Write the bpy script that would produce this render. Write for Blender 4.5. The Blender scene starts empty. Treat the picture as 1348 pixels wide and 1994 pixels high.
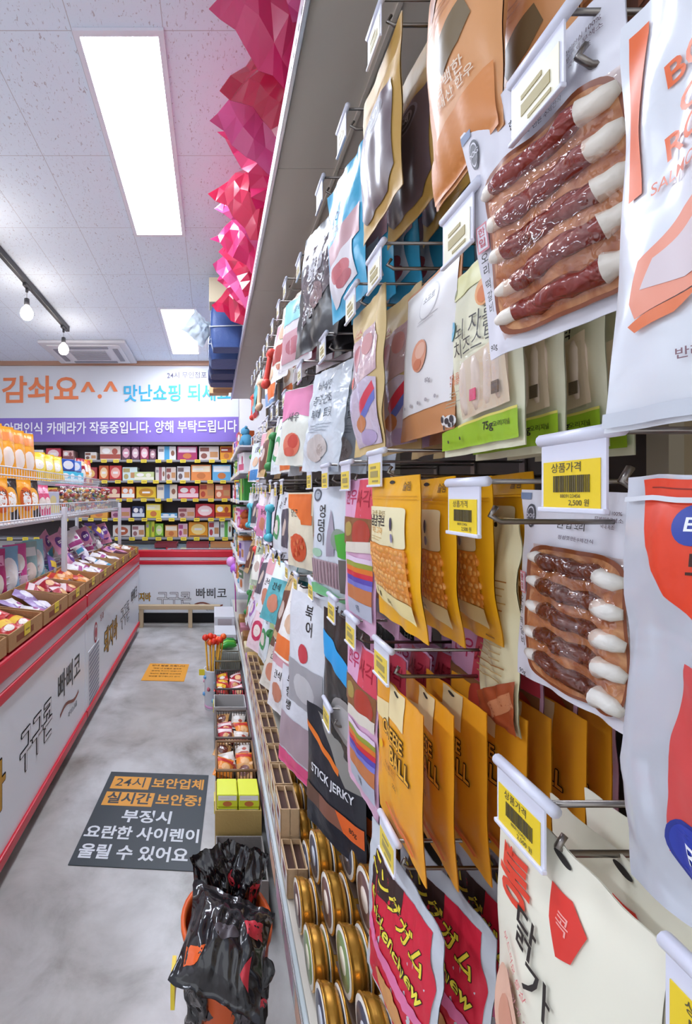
import bpy, bmesh, math, random
from mathutils import Vector, Matrix, noise
R = math.radians
rnd = random.Random(7)
SC = bpy.context.scene
COL = SC.collection

# ------------------------------------------------------------------ camera, world, light, exposure
cam_d = bpy.data.cameras.new('camera'); cam = bpy.data.objects.new('camera', cam_d); COL.objects.link(cam)
cam.location = (0, 0, 1.45); cam.rotation_euler = (R(90), 0, 0)
cam_d.sensor_fit = 'HORIZONTAL'; cam_d.sensor_width = 36; cam_d.lens = 36*880/1348
cam_d.shift_x = 259/1348; cam_d.shift_y = -32/1348; cam_d.clip_start = .02; cam_d.clip_end = 60
SC.camera = cam
SC.cycles.caustics_reflective = False
W = bpy.data.worlds.new('open_front_fill'); SC.world = W; W.use_nodes = True  # even fill light added at the open side behind the camera
W.node_tree.nodes['Background'].inputs[0].default_value = (.88, .93, 1, 1)
W.node_tree.nodes['Background'].inputs[1].default_value = 1.25
PANEL_STRENGTH = 30.0
SC.view_settings.view_transform = 'Standard'; SC.view_settings.look = 'None'
SC.view_settings.exposure = 0.27; SC.view_settings.gamma = 1; SC.view_settings.use_curve_mapping = False

# ------------------------------------------------------------------ materials
def lin(h):
    h = h.lstrip('#'); c = [int(h[i:i+2], 16)/255 for i in (0, 2, 4)]
    return tuple(x/12.92 if x <= .04045 else ((x+.055)/1.055)**2.4 for x in c)
_M = {}
def M(hexc, rough=.4, bump=0, bscale=30, metal=0, coat=0, name=None, trans=0, spec=.5):
    key = (hexc, rough, bump, bscale, metal, coat, name, trans, spec)
    if key in _M: return _M[key]
    m = bpy.data.materials.new(name or ('surface_' + hexc)); m.use_nodes = True
    nt = m.node_tree; b = nt.nodes['Principled BSDF']
    b.inputs['Base Color'].default_value = (*lin(hexc), 1)
    b.inputs['Roughness'].default_value = rough; b.inputs['Metallic'].default_value = metal
    b.inputs['Coat Weight'].default_value = coat; b.inputs['Coat Roughness'].default_value = .12
    b.inputs['Specular IOR Level'].default_value = spec
    if bump:
        tc = nt.nodes.new('ShaderNodeTexCoord'); n = nt.nodes.new('ShaderNodeTexNoise'); bp = nt.nodes.new('ShaderNodeBump')
        n.inputs['Scale'].default_value = bscale; n.inputs['Detail'].default_value = 2; n.inputs['Distortion'].default_value = .6
        nt.links.new(tc.outputs['Object'], n.inputs['Vector']); nt.links.new(n.outputs['Fac'], bp.inputs['Height'])
        bp.inputs['Strength'].default_value = bump; bp.inputs['Distance'].default_value = .01
        nt.links.new(bp.outputs[0], b.inputs['Normal'])
        if coat: nt.links.new(bp.outputs[0], b.inputs['Coat Normal'])
    _M[key] = m; return m
def film(h, rough=.3): return M(h, rough, .35, 32)           # printed plastic packaging
def ink(h): return M(h, .42)
def emis(h, s, name):
    m = bpy.data.materials.new(name); m.use_nodes = True; nt = m.node_tree; nt.nodes.clear()
    e = nt.nodes.new('ShaderNodeEmission'); o = nt.nodes.new('ShaderNodeOutputMaterial')
    e.inputs[0].default_value = (*lin(h), 1); e.inputs[1].default_value = s; nt.links.new(e.outputs[0], o.inputs[0]); return m
def clear(name='clear_film', fac=.12, tint='ffffff', bump=.5, bscale=40, rough=.1):
    key = ('clear', name, fac, tint)
    if key in _M: return _M[key]
    m = bpy.data.materials.new(name); m.use_nodes = True; nt = m.node_tree; nt.nodes.clear()
    o = nt.nodes.new('ShaderNodeOutputMaterial'); mx = nt.nodes.new('ShaderNodeMixShader')
    t = nt.nodes.new('ShaderNodeBsdfTransparent'); g = nt.nodes.new('ShaderNodeBsdfGlossy')
    t.inputs[0].default_value = (*lin(tint), 1); g.inputs['Roughness'].default_value = rough; mx.inputs[0].default_value = fac
    tc = nt.nodes.new('ShaderNodeTexCoord'); n = nt.nodes.new('ShaderNodeTexNoise'); bp = nt.nodes.new('ShaderNodeBump')
    n.inputs['Scale'].default_value = bscale; nt.links.new(tc.outputs['Object'], n.inputs['Vector']); nt.links.new(n.outputs['Fac'], bp.inputs['Height'])
    bp.inputs['Strength'].default_value = bump; bp.inputs['Distance'].default_value = .01
    nt.links.new(bp.outputs[0], g.inputs['Normal'])
    nt.links.new(t.outputs[0], mx.inputs[1]); nt.links.new(g.outputs[0], mx.inputs[2]); nt.links.new(mx.outputs[0], o.inputs[0])
    _M[key] = m; return m
def mottled(name, c1, c2, scale, rough=.6, detail=6, bump=0, stretch=(1, 1, 1), lo=.35, hi=.65):
    m = bpy.data.materials.new(name); m.use_nodes = True; nt = m.node_tree; b = nt.nodes['Principled BSDF']
    tc = nt.nodes.new('ShaderNodeTexCoord'); mp = nt.nodes.new('ShaderNodeMapping'); mp.inputs['Scale'].default_value = stretch
    n = nt.nodes.new('ShaderNodeTexNoise'); n.inputs['Scale'].default_value = scale; n.inputs['Detail'].default_value = detail; n.inputs['Distortion'].default_value = .8
    r = nt.nodes.new('ShaderNodeValToRGB'); r.color_ramp.elements[0].position = lo; r.color_ramp.elements[1].position = hi
    r.color_ramp.elements[0].color = (*lin(c1), 1); r.color_ramp.elements[1].color = (*lin(c2), 1)
    nt.links.new(tc.outputs['Object'], mp.inputs[0]); nt.links.new(mp.outputs[0], n.inputs['Vector']); nt.links.new(n.outputs['Fac'], r.inputs[0]); nt.links.new(r.outputs[0], b.inputs['Base Color'])
    b.inputs['Roughness'].default_value = rough
    if bump:
        bp = nt.nodes.new('ShaderNodeBump'); bp.inputs['Strength'].default_value = bump; bp.inputs['Distance'].default_value = .01
        nt.links.new(n.outputs['Fac'], bp.inputs['Height']); nt.links.new(bp.outputs[0], b.inputs['Normal'])
    return m

# ------------------------------------------------------------------ mesh building
class MB:
    def __init__(s): s.v = []; s.f = []; s.m = []; s.sm = []; s.mats = []
    def mi(s, mat):
        if mat not in s.mats: s.mats.append(mat)
        return s.mats.index(mat)
    def add(s, vs, fs, mat, smooth=False):
        o = len(s.v); i = s.mi(mat); s.v += [tuple(p) for p in vs]
        for f in fs: s.f.append(tuple(k+o for k in f)); s.m.append(i); s.sm.append(smooth)
    def grid(s, fn, nu, nv, mat, smooth=True, flip=False):
        vs = [fn(i/nu, j/nv) for j in range(nv+1) for i in range(nu+1)]; fs = []
        for j in range(nv):
            for i in range(nu):
                a = j*(nu+1)+i; q = (a, a+nu+1, a+nu+2, a+1)
                fs.append(q[::-1] if flip else q)
        s.add(vs, fs, mat, smooth)
    def box(s, x0, x1, y0, y1, z0, z1, mat, c=0):
        if c <= 0:
            vs = [(x, y, z) for x in (x0, x1) for y in (y0, y1) for z in (z0, z1)]
            fs = [(0, 1, 3, 2), (4, 6, 7, 5), (0, 4, 5, 1), (2, 3, 7, 6), (0, 2, 6, 4), (1, 5, 7, 3)]
            s.add(vs, fs, mat); return
        bm = bmesh.new(); bmesh.ops.create_cube(bm, size=1)
        for v in bm.verts: v.co = Vector(((x0+x1)/2+v.co.x*(x1-x0), (y0+y1)/2+v.co.y*(y1-y0), (z0+z1)/2+v.co.z*(z1-z0)))
        bmesh.ops.bevel(bm, geom=bm.edges[:], offset=c, segments=2, affect='EDGES', profile=.5)
        s.bm(bm, mat)
    def bm(s, bm, mat, smooth=False):
        bm.verts.index_update(); s.add([v.co[:] for v in bm.verts], [[v.index for v in f.verts] for f in bm.faces], mat, smooth); bm.free()
    def tube(s, pts, r, mat, n=8, cap=True):
        pts = [Vector(p) for p in pts]; vs = []; fs = []
        rr = r if isinstance(r, (list, tuple)) else [r]*len(pts)
        for k, p in enumerate(pts):
            t = (pts[min(k+1, len(pts)-1)]-pts[max(k-1, 0)]).normalized()
            a = t.orthogonal().normalized() if k == 0 else (a - t*a.dot(t)).normalized()
            b = t.cross(a)
            for q in range(n): vs.append(p+(a*math.cos(2*math.pi*q/n)+b*math.sin(2*math.pi*q/n))*rr[k])
        for k in range(len(pts)-1):
            for q in range(n): fs.append((k*n+q, k*n+(q+1) % n, (k+1)*n+(q+1) % n, (k+1)*n+q))
        if cap: fs += [tuple(range(n-1, -1, -1)), tuple(range((len(pts)-1)*n, len(pts)*n))]
        s.add(vs, fs, mat, True)
    def lathe(s, prof, mat, n=20, T=None):        # prof = [(r, z)], axis z
        T = T or (lambda p: p); vs = []; fs = []
        for r, z in prof:
            for q in range(n): vs.append(T(Vector((r*math.cos(2*math.pi*q/n), r*math.sin(2*math.pi*q/n), z))))
        for k in range(len(prof)-1):
            for q in range(n): fs.append((k*n+q, k*n+(q+1) % n, (k+1)*n+(q+1) % n, (k+1)*n+q))
        fs += [tuple(range(n-1, -1, -1)), tuple(range((len(prof)-1)*n, len(prof)*n))]
        s.add(vs, fs, mat, True)
    def ball(s, c, r, mat, sub=2):
        bm = bmesh.new(); bmesh.ops.create_icosphere(bm, subdivisions=sub, radius=1)
        r = r if isinstance(r, (tuple, list)) else (r, r, r)
        for v in bm.verts: v.co = Vector((c[0]+v.co.x*r[0], c[1]+v.co.y*r[1], c[2]+v.co.z*r[2]))
        s.bm(bm, mat, True)
    def text(s, body, size, o, dx, dy, mat, bold=.02, xs=1, align=0, outline=None):
        """flat lettering on a plane: o = centre (align 0) or left end (align -1)"""
        o = Vector(o); dx = Vector(dx).normalized(); dy = Vector(dy).normalized(); n = dx.cross(dy)
        if outline:
            vs, fs = flat_text(body, bold)
            for q in range(10): s.add([o+dx*(x*size*xs+outline[1]*size*math.cos(q*.6283))+dy*((y+outline[1]*math.sin(q*.6283))*size) for x, y in shift(vs, align)], fs, outline[0])
            o = o+n*.0012
        vs, fs = flat_text(body, bold)
        s.add([o+dx*(x*size*xs)+dy*(y*size) for x, y in shift(vs, align)], fs, mat)
    def poly(s, pts, o, dx, dy, mat):
        o = Vector(o); dx = Vector(dx); dy = Vector(dy)
        s.add([o+dx*x+dy*y for x, y in pts], [tuple(range(len(pts)))], mat)
    def mesh(s, name):
        me = bpy.data.meshes.new(name); me.from_pydata(s.v, [], s.f)
        for m in s.mats: me.materials.append(m)
        me.polygons.foreach_set('material_index', s.m); me.polygons.foreach_set('use_smooth', s.sm); me.update(); return me
    def build(s, name, parent=None, loc=None, rot=None):
        o = bpy.data.objects.new(name, s.mesh(name)); COL.objects.link(o); o.parent = parent
        if loc: o.location = loc
        if rot: o.rotation_euler = rot
        return o
def shift(vs, align):
    if align == 0: return vs
    x0 = min(v[0] for v in vs); return [(x-x0, y) for x, y in vs]
_T = {}; _A = {}
def raw_text(body, off):
    c = bpy.data.curves.new('lettering', 'FONT'); c.body = body; c.size = 1; c.align_x = 'CENTER'; c.align_y = 'CENTER'; c.offset = off; c.resolution_u = 3; c.space_line = .95
    o = bpy.data.objects.new('lettering', c); me = o.to_mesh()
    vs = [(v.co.x, v.co.y) for v in me.vertices]; fs = [tuple(p.vertices) for p in me.polygons]
    o.to_mesh_clear(); bpy.data.objects.remove(o); bpy.data.curves.remove(c)
    def ar(f): return sum(vs[f[i]][0]*vs[f[(i+1) % len(f)]][1]-vs[f[(i+1) % len(f)]][0]*vs[f[i]][1] for i in range(len(f)))/2
    return vs, [f for f in fs if abs(ar(f)) > 2e-6], sum(abs(ar(f)) for f in fs)
def sound(ch, off):                      # does this glyph still fill cleanly when emboldened?
    def A(b):
        if (ch, b) not in _A: _A[ch, b] = raw_text(ch, b)[2]
        return _A[ch, b]
    if off == 0 or ch == ' ': return True
    want = A(0)+off*(A(.004)-A(0))/.004
    return abs(A(off)-want) < .07*want+.002
def flat_text(body, bold=.02):
    k = (body, round(bold, 4))
    if k in _T: return _T[k]
    off = 0
    for m in (.6, .54, .66, .48, .72, .40, .30, .2, .1, 0):
        off = round(bold*m, 5)
        if all(sound(ch, off) for ch in set(body)): break
    vs, fs, _ = raw_text(body, off)
    _T[k] = (vs, fs); return _T[k]
def tag(o, label, cat, group=None, kind=None):
    o['label'] = label; o['category'] = cat
    if group: o['group'] = group
    if kind: o['kind'] = kind
    return o
def struct(o): o['kind'] = 'structure'; return o
def empty(name, loc=(0, 0, 0), rot=(0, 0, 0)):
    o = bpy.data.objects.new(name, None); o.empty_display_size = .05; COL.objects.link(o); o.location = loc; o.rotation_euler = rot; return o
def dup(o, loc=None, rot=None, parent=None, label=None, group=None):
    c = o.copy(); COL.objects.link(c); c.parent = parent
    if loc is not None: c.location = loc
    if rot is not None: c.rotation_euler = rot
    if label: c['label'] = label
    if group: c['group'] = group
    for ch in list(o.children): dup(ch, parent=c)
    return c
ORD = ['first', 'second', 'third', 'fourth', 'fifth', 'sixth', 'seventh', 'eighth', 'ninth', 'tenth', 'eleventh', 'twelfth', 'thirteenth', 'fourteenth', 'fifteenth', 'sixteenth']

# ------------------------------------------------------------------ pouches (front faces -y, width along x, hangs down from z=0)
class Pouch:
    def __init__(s, w, h, d, base, back=None, res=(20, 26), curl=0, twist=0, seal=.06, crump=0, seed=1, peak=.6, sub=.012, wob=.004, botseal=.05, smooth=True):
        s.w, s.h, s.d, s.curl, s.twist, s.seal, s.crump, s.seed, s.peak, s.sub, s.wob, s.bs = w, h, d, curl, twist, seal, crump, seed, peak, sub, wob, botseal
        s.mb = MB(); s.layer = 0
        def front(a, b): return s.P((a*2-1), b, 0, 1)
        def rear(a, b): return s.P((a*2-1), b, 0, -1)
        s.mb.grid(front, res[0], res[1], base, smooth)
        s.mb.grid(rear, res[0], res[1], back or base, smooth, flip=True)
    def P(s, u, v, eps=0, side=1):
        t = min(1, max(0, (v-s.seal)/(1-s.seal-s.bs))); pv = math.sin(math.pi*t**(s.peak+.5))**.65 if 0 < t < 1 else 0
        pu = max(0, 1-abs(u)**2.4)**.75
        dep = s.d*pv*pu
        y = (-dep if side > 0 else dep*.7) + s.curl*v*v
        q = Vector((u*1.6+s.seed*3.1, v*2.2*s.h/s.w*.6, s.seed*.7))
        y += s.wob*noise.noise(q*1.7)*(1.2)
        if s.crump:
            n = noise.noise(q*3.2); y += s.crump*(abs(n)*2-.6)*(.25+pv) + s.crump*.5*noise.noise(q*8)
        x = u*s.w/2*(1-.035*pv*(s.d/.02)) ; z = -v*s.h
        if s.crump: x += s.crump*.8*noise.noise(q*2.1+Vector((5, 1, 2))); z += s.crump*.8*noise.noise(q*2.3+Vector((2, 7, 4)))
        y -= side*.0006 + (eps if side > 0 else -eps)
        if s.twist:
            a = s.twist*(v-.0); x, y = x*math.cos(a)-y*math.sin(a), x*math.sin(a)+y*math.cos(a)
        return (x, y, z)
    def flat(s, vs, fs, mat, eps, side=1):
        """vs in (u, v) -> conforming decal"""
        bm = bmesh.new(); bv = [bm.verts.new((x*s.w/2, -y*s.h, 0)) for x, y in vs]
        for f in fs:
            try: bm.faces.new([bv[i] for i in f])
            except ValueError: pass
        bmesh.ops.triangulate(bm, faces=bm.faces[:])
        for _ in range(6):
            es = [e for e in bm.edges if e.calc_length() > s.sub]
            if not es: break
            bmesh.ops.subdivide_edges(bm, edges=es, cuts=1); bmesh.ops.triangulate(bm, faces=bm.faces[:])
        for v in bm.verts: v.co = Vector(s.P(v.co.x/(s.w/2), -v.co.y/s.h, eps, side))
        s.mb.bm(bm, mat, True)
    def nxt(s): s.layer += 1; return .0009+.00028*s.layer
    def rect(s, u0, v0, u1, v1, mat, side=1):
        n = max(1, int((u1-u0)*s.w/2/s.sub)); m = max(1, int((v1-v0)*s.h/s.sub)); e = s.nxt()
        s.mb.grid(lambda a, b: s.P(u0+(u1-u0)*a, v0+(v1-v0)*b, e, side), n, m, mat, flip=side < 0)
    def poly(s, pts, mat): s.flat(pts, [tuple(range(len(pts)))], mat, s.nxt())
    def ell(s, u, v, ru, rv, mat, n=20, p=2):
        pts = []
        for k in range(n):
            a = 2*math.pi*k/n; c, q = math.cos(a), math.sin(a)
            pts.append((u+ru*abs(c)**(2/p)*(1 if c > 0 else -1), v+rv*abs(q)**(2/p)*(1 if q > 0 else -1)))
        s.poly(pts, mat)
    def round_rect(s, u0, v0, u1, v1, mat, p=6): s.ell((u0+u1)/2, (v0+v1)/2, (u1-u0)/2, (v1-v0)/2, mat, 36, p)
    def text(s, body, u, v, size, mat, bold=.02, xs=1, rot=0, outline=None):
        """size = letter height in metres"""
        vs, fs = flat_text(body, bold); c, q = math.cos(rot), math.sin(rot)
        def put(mt, ox=0, oy=0, e=None):
            s.flat([(u+((x*xs*c-y*q)*size+ox)/(s.w/2), v-((x*xs*q+y*c)*size+oy)/s.h) for x, y in vs], fs, mt, e)
        if outline:
            e = s.nxt()
            for k in range(8): put(outline[0], outline[1]*size*math.cos(k*.7854), outline[1]*size*math.sin(k*.7854), e)
        put(mat, e=s.nxt())
    def lines(s, u0, v0, u1, n, dv, mat, th=.006):       # small print
        for k in range(n): s.rect(u0, v0+k*dv, u1-(.12*(k % 3)), v0+k*dv+th, mat)
    def hole(s): s.ell(0, .035, .13, .012, M('2a2522', .8))
    def mesh(s, name): return s.mb.mesh(name)
def face_aisle(yaw=0, roll=0, pitch=0):
    """rotation that turns a pouch's -y front to the aisle (-x); yaw>0 swings it towards the camera end"""
    return (Matrix.Rotation(R(-90+yaw), 3, 'Z') @ Matrix.Rotation(R(pitch), 3, 'X') @ Matrix.Rotation(R(roll), 3, 'Y')).to_euler()
# ------------------------------------------------------------------ the room
H = 3.127
def build_room():
    m = bpy.data.materials.new('polished_concrete'); m.use_nodes = True; nt = m.node_tree; b = nt.nodes['Principled BSDF']
    tc = nt.nodes.new('ShaderNodeTexCoord'); L = nt.links.new
    n1 = nt.nodes.new('ShaderNodeTexNoise'); n1.inputs['Scale'].default_value = 3.4; n1.inputs['Detail'].default_value = 9; n1.inputs['Distortion'].default_value = .35; n1.inputs['Roughness'].default_value = .6
    n2 = nt.nodes.new('ShaderNodeTexNoise'); n2.inputs['Scale'].default_value = .9; n2.inputs['Detail'].default_value = 4; n2.inputs['Distortion'].default_value = .7
    r1 = nt.nodes.new('ShaderNodeValToRGB'); e = r1.color_ramp.elements; e[0].position = .3; e[0].color = (*lin('99958f'), 1); e[1].position = .62; e[1].color = (*lin('d2d1d0'), 1)
    k = r1.color_ramp.elements.new(.46); k.color = (*lin('bdbbb9'), 1)
    r2 = nt.nodes.new('ShaderNodeValToRGB'); r2.color_ramp.elements[0].position = .38; r2.color_ramp.elements[0].color = (*lin('dcd6d0'), 1); r2.color_ramp.elements[1].position = .6; r2.color_ramp.elements[1].color = (1, 1, 1, 1)
    mx = nt.nodes.new('ShaderNodeMix'); mx.data_type = 'RGBA'; mx.blend_type = 'MULTIPLY'; mx.inputs[0].default_value = 1
    L(tc.outputs['Object'], n1.inputs['Vector']); L(tc.outputs['Object'], n2.inputs['Vector']); L(n1.outputs['Fac'], r1.inputs[0]); L(n2.outputs['Fac'], r2.inputs[0])
    L(r1.outputs[0], mx.inputs[6]); L(r2.outputs[0], mx.inputs[7]); L(mx.outputs[2], b.inputs['Base Color']); b.inputs['Roughness'].default_value = .33
    f = MB(); f.box(-3.7, .8, -2.6, 6.1, -.1, 0, m); struct(f.build('floor'))
    # mineral-fibre tiles, .33 x .6
    m = bpy.data.materials.new('mineral_fibre_tiles'); m.use_nodes = True; nt = m.node_tree; b = nt.nodes['Principled BSDF']; L = nt.links.new
    tc = nt.nodes.new('ShaderNodeTexCoord'); sp = nt.nodes.new('ShaderNodeSeparateXYZ'); L(tc.outputs['Object'], sp.inputs[0])
    def mth(op, a, v=None):
        q = nt.nodes.new('ShaderNodeMath'); q.operation = op
        if isinstance(a, (int, float)): q.inputs[0].default_value = a
        else: L(a, q.inputs[0])
        if v is not None:
            if isinstance(v, (int, float)): q.inputs[1].default_value = v
            else: L(v, q.inputs[1])
        return q.outputs[0]
    def seam(o, off, pitch, th):
        fr = mth('FRACT', mth('DIVIDE', mth('ADD', o, off), pitch)); return mth('GREATER_THAN', mth('ABSOLUTE', mth('SUBTRACT', fr, .5)), .5-th/pitch/2)
    s = mth('MAXIMUM', seam(sp.outputs[0], .18+3.3, .33, .003), seam(sp.outputs[1], -1.63+6, .6, .003))
    mp = nt.nodes.new('ShaderNodeMapping'); mp.inputs['Scale'].default_value = (1, .42, 1); mp.inputs['Rotation'].default_value = (0, 0, .25)
    n = nt.nodes.new('ShaderNodeTexNoise'); n.inputs['Scale'].default_value = 120; n.inputs['Detail'].default_value = 2; n.inputs['Distortion'].default_value = 1
    L(tc.outputs['Object'], mp.inputs[0]); L(mp.outputs[0], n.inputs['Vector'])
    r = nt.nodes.new('ShaderNodeValToRGB'); r.color_ramp.elements[0].position = .30; r.color_ramp.elements[0].color = (*lin('bdb6be'), 1); r.color_ramp.elements[1].position = .37; r.color_ramp.elements[1].color = (*lin('e6eefa'), 1)
    L(n.outputs['Fac'], r.inputs[0])
    mx = nt.nodes.new('ShaderNodeMix'); mx.data_type = 'RGBA'; L(s, mx.inputs[0]); L(r.outputs[0], mx.inputs[6]); mx.inputs[7].default_value = (*lin('c2bec5'), 1)
    L(mx.outputs[2], b.inputs['Base Color']); b.inputs['Roughness'].default_value = .9
    c = MB(); c.box(-3.7, .8, -2.6, 6.1, H, H+.1, m); struct(c.build('ceiling'))
    wall = M('e6e3e5', .8, .15, 60)
    for nm, a in (('wall_back', (-3.7, .8, 5.98, 6.1, 0, H)), ('wall_left', (-3.7, -3.6, -2.6, 6.0, 0, H)), ('wall_right', (.72, .8, -2.6, 6.0, 0, H))):
        q = MB(); q.box(*a, wall); struct(q.build(nm))
    q = MB(); q.box(-3.6, .72, 5.66, 5.98, 2.14, 3.075, wall); struct(q.build('trim_1'))         # boxed soffit that carries the banner
    q = MB(); q.box(-3.6, .72, 5.63, 5.98, 3.075, H, M('b98e78', .6)); struct(q.build('trim_2'))  # bare wooden strip over it
def ceiling_light(x0, x1, y0, y1, label):
    t = empty('ceiling_light', ((x0+x1)/2, (y0+y1)/2, H)); tag(t, label, 'light')
    w, d = (x1-x0)/2, (y1-y0)/2; fr = M('e9e7f0', .35); f = MB(); k = .022; z0, z1 = -.012, -.0005
    f.box(-w-k, w+k, -d-k, -d, z0, z1, fr); f.box(-w-k, w+k, d, d+k, z0, z1, fr); f.box(-w-k, -w, -d, d, z0, z1, fr); f.box(w, w+k, -d, d, z0, z1, fr); f.build('frame', t)
    g = MB(); g.box(-w+.0005, w-.0005, -d+.0005, d-.0005, -.008, -.001, LED); g.build('diffuser', t)
LED = emis('e8f1ff', PANEL_STRENGTH, 'led_panel_glow'); BULB = emis('fff6ea', 32, 'bulb_glow')
build_room()
ceiling_light(-.484, -.199, 1.64, 2.885, 'long white LED ceiling panel nearest the camera, glowing over the aisle')
ceiling_light(-.469, -.17, 4.05, 5.31, 'smaller looking far LED ceiling panel in front of the banner wall')
for y0, w in ((-.77, 'nearer'), (1.64, 'farther')): ceiling_light(-2.55, -2.25, y0, y0+1.25, f'LED ceiling panel over the left aisle outside the picture, {w} of the two')

def track():
    dk = M('3b3a3d', .45)
    q = MB(); q.box(-1.46, -1.425, .9, 4.47, H-.05, H-.001, dk, .004); q.box(-1.462, -1.423, 4.46, 4.485, H-.052, H-.001, dk, .003)
    tag(q.build('lighting_track'), 'dark grey lighting track running along the ceiling at the left', 'light track')
    for y, lb in ((3.5, 'bare round bulb hanging nearer on the dark ceiling track'), (4.36, 'bare round bulb hanging from the far end of the dark track'), (2.64, 'bare round bulb on the ceiling track outside the left edge')):
        t = empty('track_bulb', (-1.4425, y, H-.05)); tag(t, lb, 'lamp')
        a = MB(); a.box(-.014, .014, -.05, .05, -.022, -.001, dk, .003); a.lathe([(.011, -.022), (.011, -.05), (.006, -.055)], dk, 12); a.build('adapter', t)
        a = MB(); a.tube([(0, 0, -.054), (0, 0, -.10)], .0035, M('c9c9cf', .5)); a.build('cord', t)
        a = MB(); a.lathe([(.008, -.098), (.019, -.104), (.021, -.15), (.018, -.155)], dk, 14); a.build('socket', t)
        a = MB(); a.lathe([(.014, -.153), (.018, -.162), (.034, -.178), (.045, -.20), (.048, -.22), (.042, -.245), (.026, -.262), (.006, -.268)], BULB, 20); a.build('glass_bulb', t)
track()
def aircon():
    wt = M('d9d7dc', .4); t = empty('ceiling_air_conditioner', (-1.42, 5.24, H)); tag(t, 'white square cassette air conditioner set in the ceiling before the banner', 'air conditioner')
    a = MB(); a.box(-.475, .475, -.385, .39, -.035, -.001, wt, .012); a.box(-.40, .40, -.32, .33, -.048, -.034, M('e4e2e6', .4), .008); a.build('panel', t)
    a = MB()
    for k in range(9): a.box(-.2, .2, -.15+k*.038, -.135+k*.038, -.058, -.047, M('b4b2ba', .5))
    a.build('intake_grille', t)
    for s in (-1, 1):
        for q in (0, 1):
            a = MB(); w = (.26, .028) if q else (.028, .22)
            cx, cy = (0, s*.26) if q else (s*.33, 0)
            a.box(cx-w[0], cx+w[0], cy-w[1], cy+w[1], -.058, -.047, M('8f8d97', .5), .004); a.build('air_louvre', t)
aircon()

def banner():
    q = MB(); y = 5.655; wh = M('dadce2', .5); pu = M('846cc0', .5)
    q.grid(lambda a, b: (-3.2+3.52*a, y-.004*math.sin(a*40), 2.435+(3.07-2.435)*b-.02*(1-a)*(1-b)), 40, 4, wh, flip=False)
    q.grid(lambda a, b: (-3.2+3.52*a, y-.004*math.sin(a*40), 2.125+(2.435-2.125)*b-.02*(1-a)), 40, 4, pu, flip=False)
    X, Z = (1, 0, .012), (0, 0, 1); yt = y-.007; px = lambda x, yy: ((x-415)/880*5.64, yt, 1.45+(965-yy)/880*5.64)
    o = M('ee8350', .5); c = M('35a9d6', .5)
    q.text('감솨요', .36, px(78, 762), X, Z, o, .035, .98); q.text('^', .30, px(171, 762), X, Z, o, .03, 1.3); q.text('.', .30, px(194, 760), X, Z, o, .05); q.text('^', .30, px(215, 761), X, Z, o, .03, 1.3)
    q.text('맛난쇼핑 되세요', .225, px(345, 767), X, Z, c, .03, .90); q.text('24시 무인점포', .085, px(364, 731), X, Z, M('77708a', .5), .02)
    q.text('안면인식 카메라가 작동중입니다. 양해 부탁드립니다',   .165, px(234, 834), X, Z, M('f2f0f6', .5), .025, .82)
    tag(q.build('wall_banner'), 'wide white and purple banner with orange and blue writing on the back wall', 'banner')
banner()

def floor_signs():
    q = MB(); z = .0025; dk = M('343c41', .45); o = M('e9a23c', .5); w = M('dfe3e8', .5)
    u, v = Vector((1, -.06, 0)).normalized(), Vector((.06, 1, 0)).normalized(); c0 = Vector((-.29, 2.055, z))
    P = lambda a, b, h=0: tuple(c0+u*a+v*b+Vector((0, 0, h)))
    q.add([P(-.262, -.30), P(.25, -.30), P(.25, .30), P(-.262, .30)], [(0, 1, 2, 3)], dk)
    q.add([P(-.262, -.30, -.0022), P(.25, -.30, -.0022), P(.25, .30, -.0022), P(-.262, .30, -.0022)], [(0, 3, 2, 1)], dk)
    for a0, a1, b0, b1 in ((-.232, -.04, .165, .262), (-.238, .0, .045, .142)): q.add([P(a0, b0, .0006), P(a1, b0, .0006), P(a1, b1, .0006), P(a0, b1, .0006)], [(0, 1, 2, 3)], o)
    def t(s, a, b, size, m, xs=1): q.text(s, size, P(a, b, .0009), u, v, m, .045, xs, align=0)
    t('24시', -.136, .213, .084, dk, .98); t('보안업체', .103, .213, .084, o, .86)
    t('실시간', -.119, .093, .084, dk, .92); t('보안중!', .122, .093, .084, o, .86)
    t('부정시', -.005, -.025, .083, w, 1.02); t('요란한 사이렌이', -.005, -.127, .08, w, .93); t('울릴 수 있어요', -.02, -.232, .08, w, .93)
    tag(q.build('floor_sign'), 'dark grey floor sticker with orange and white warning writing in the aisle', 'floor sign')
    q = MB(); o = M('f0a52c', .5); c0 = Vector((-.385, 3.71, z))
    q.add([P(-.17, -.18), P(.17, -.18), P(.17, .18), P(-.17, .18)], [(0, 1, 2, 3)], o); q.add([P(-.17, -.18, -.0022), P(.17, -.18, -.0022), P(.17, .18, -.0022), P(-.17, .18, -.0022)], [(0, 3, 2, 1)], o)
    ln = M('6e4a1c', .5)
    q.text('안내 말씀 드립니다', .036, P(0, .13, .001), u, v, ln, .03)
    for k, s in enumerate(('매장 내 상품은 셀프로', '결제해 주시기 바랍니다', '도난시 경찰에 신고하며', '보상을 청구합니다 감사')): q.text(s, .026, P(0, .07-k*.055, .001), u, v, ln, .02)
    tag(q.build('floor_sign'), 'small orange floor sticker with dark print further down the aisle', 'floor sign')
floor_signs()

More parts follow.
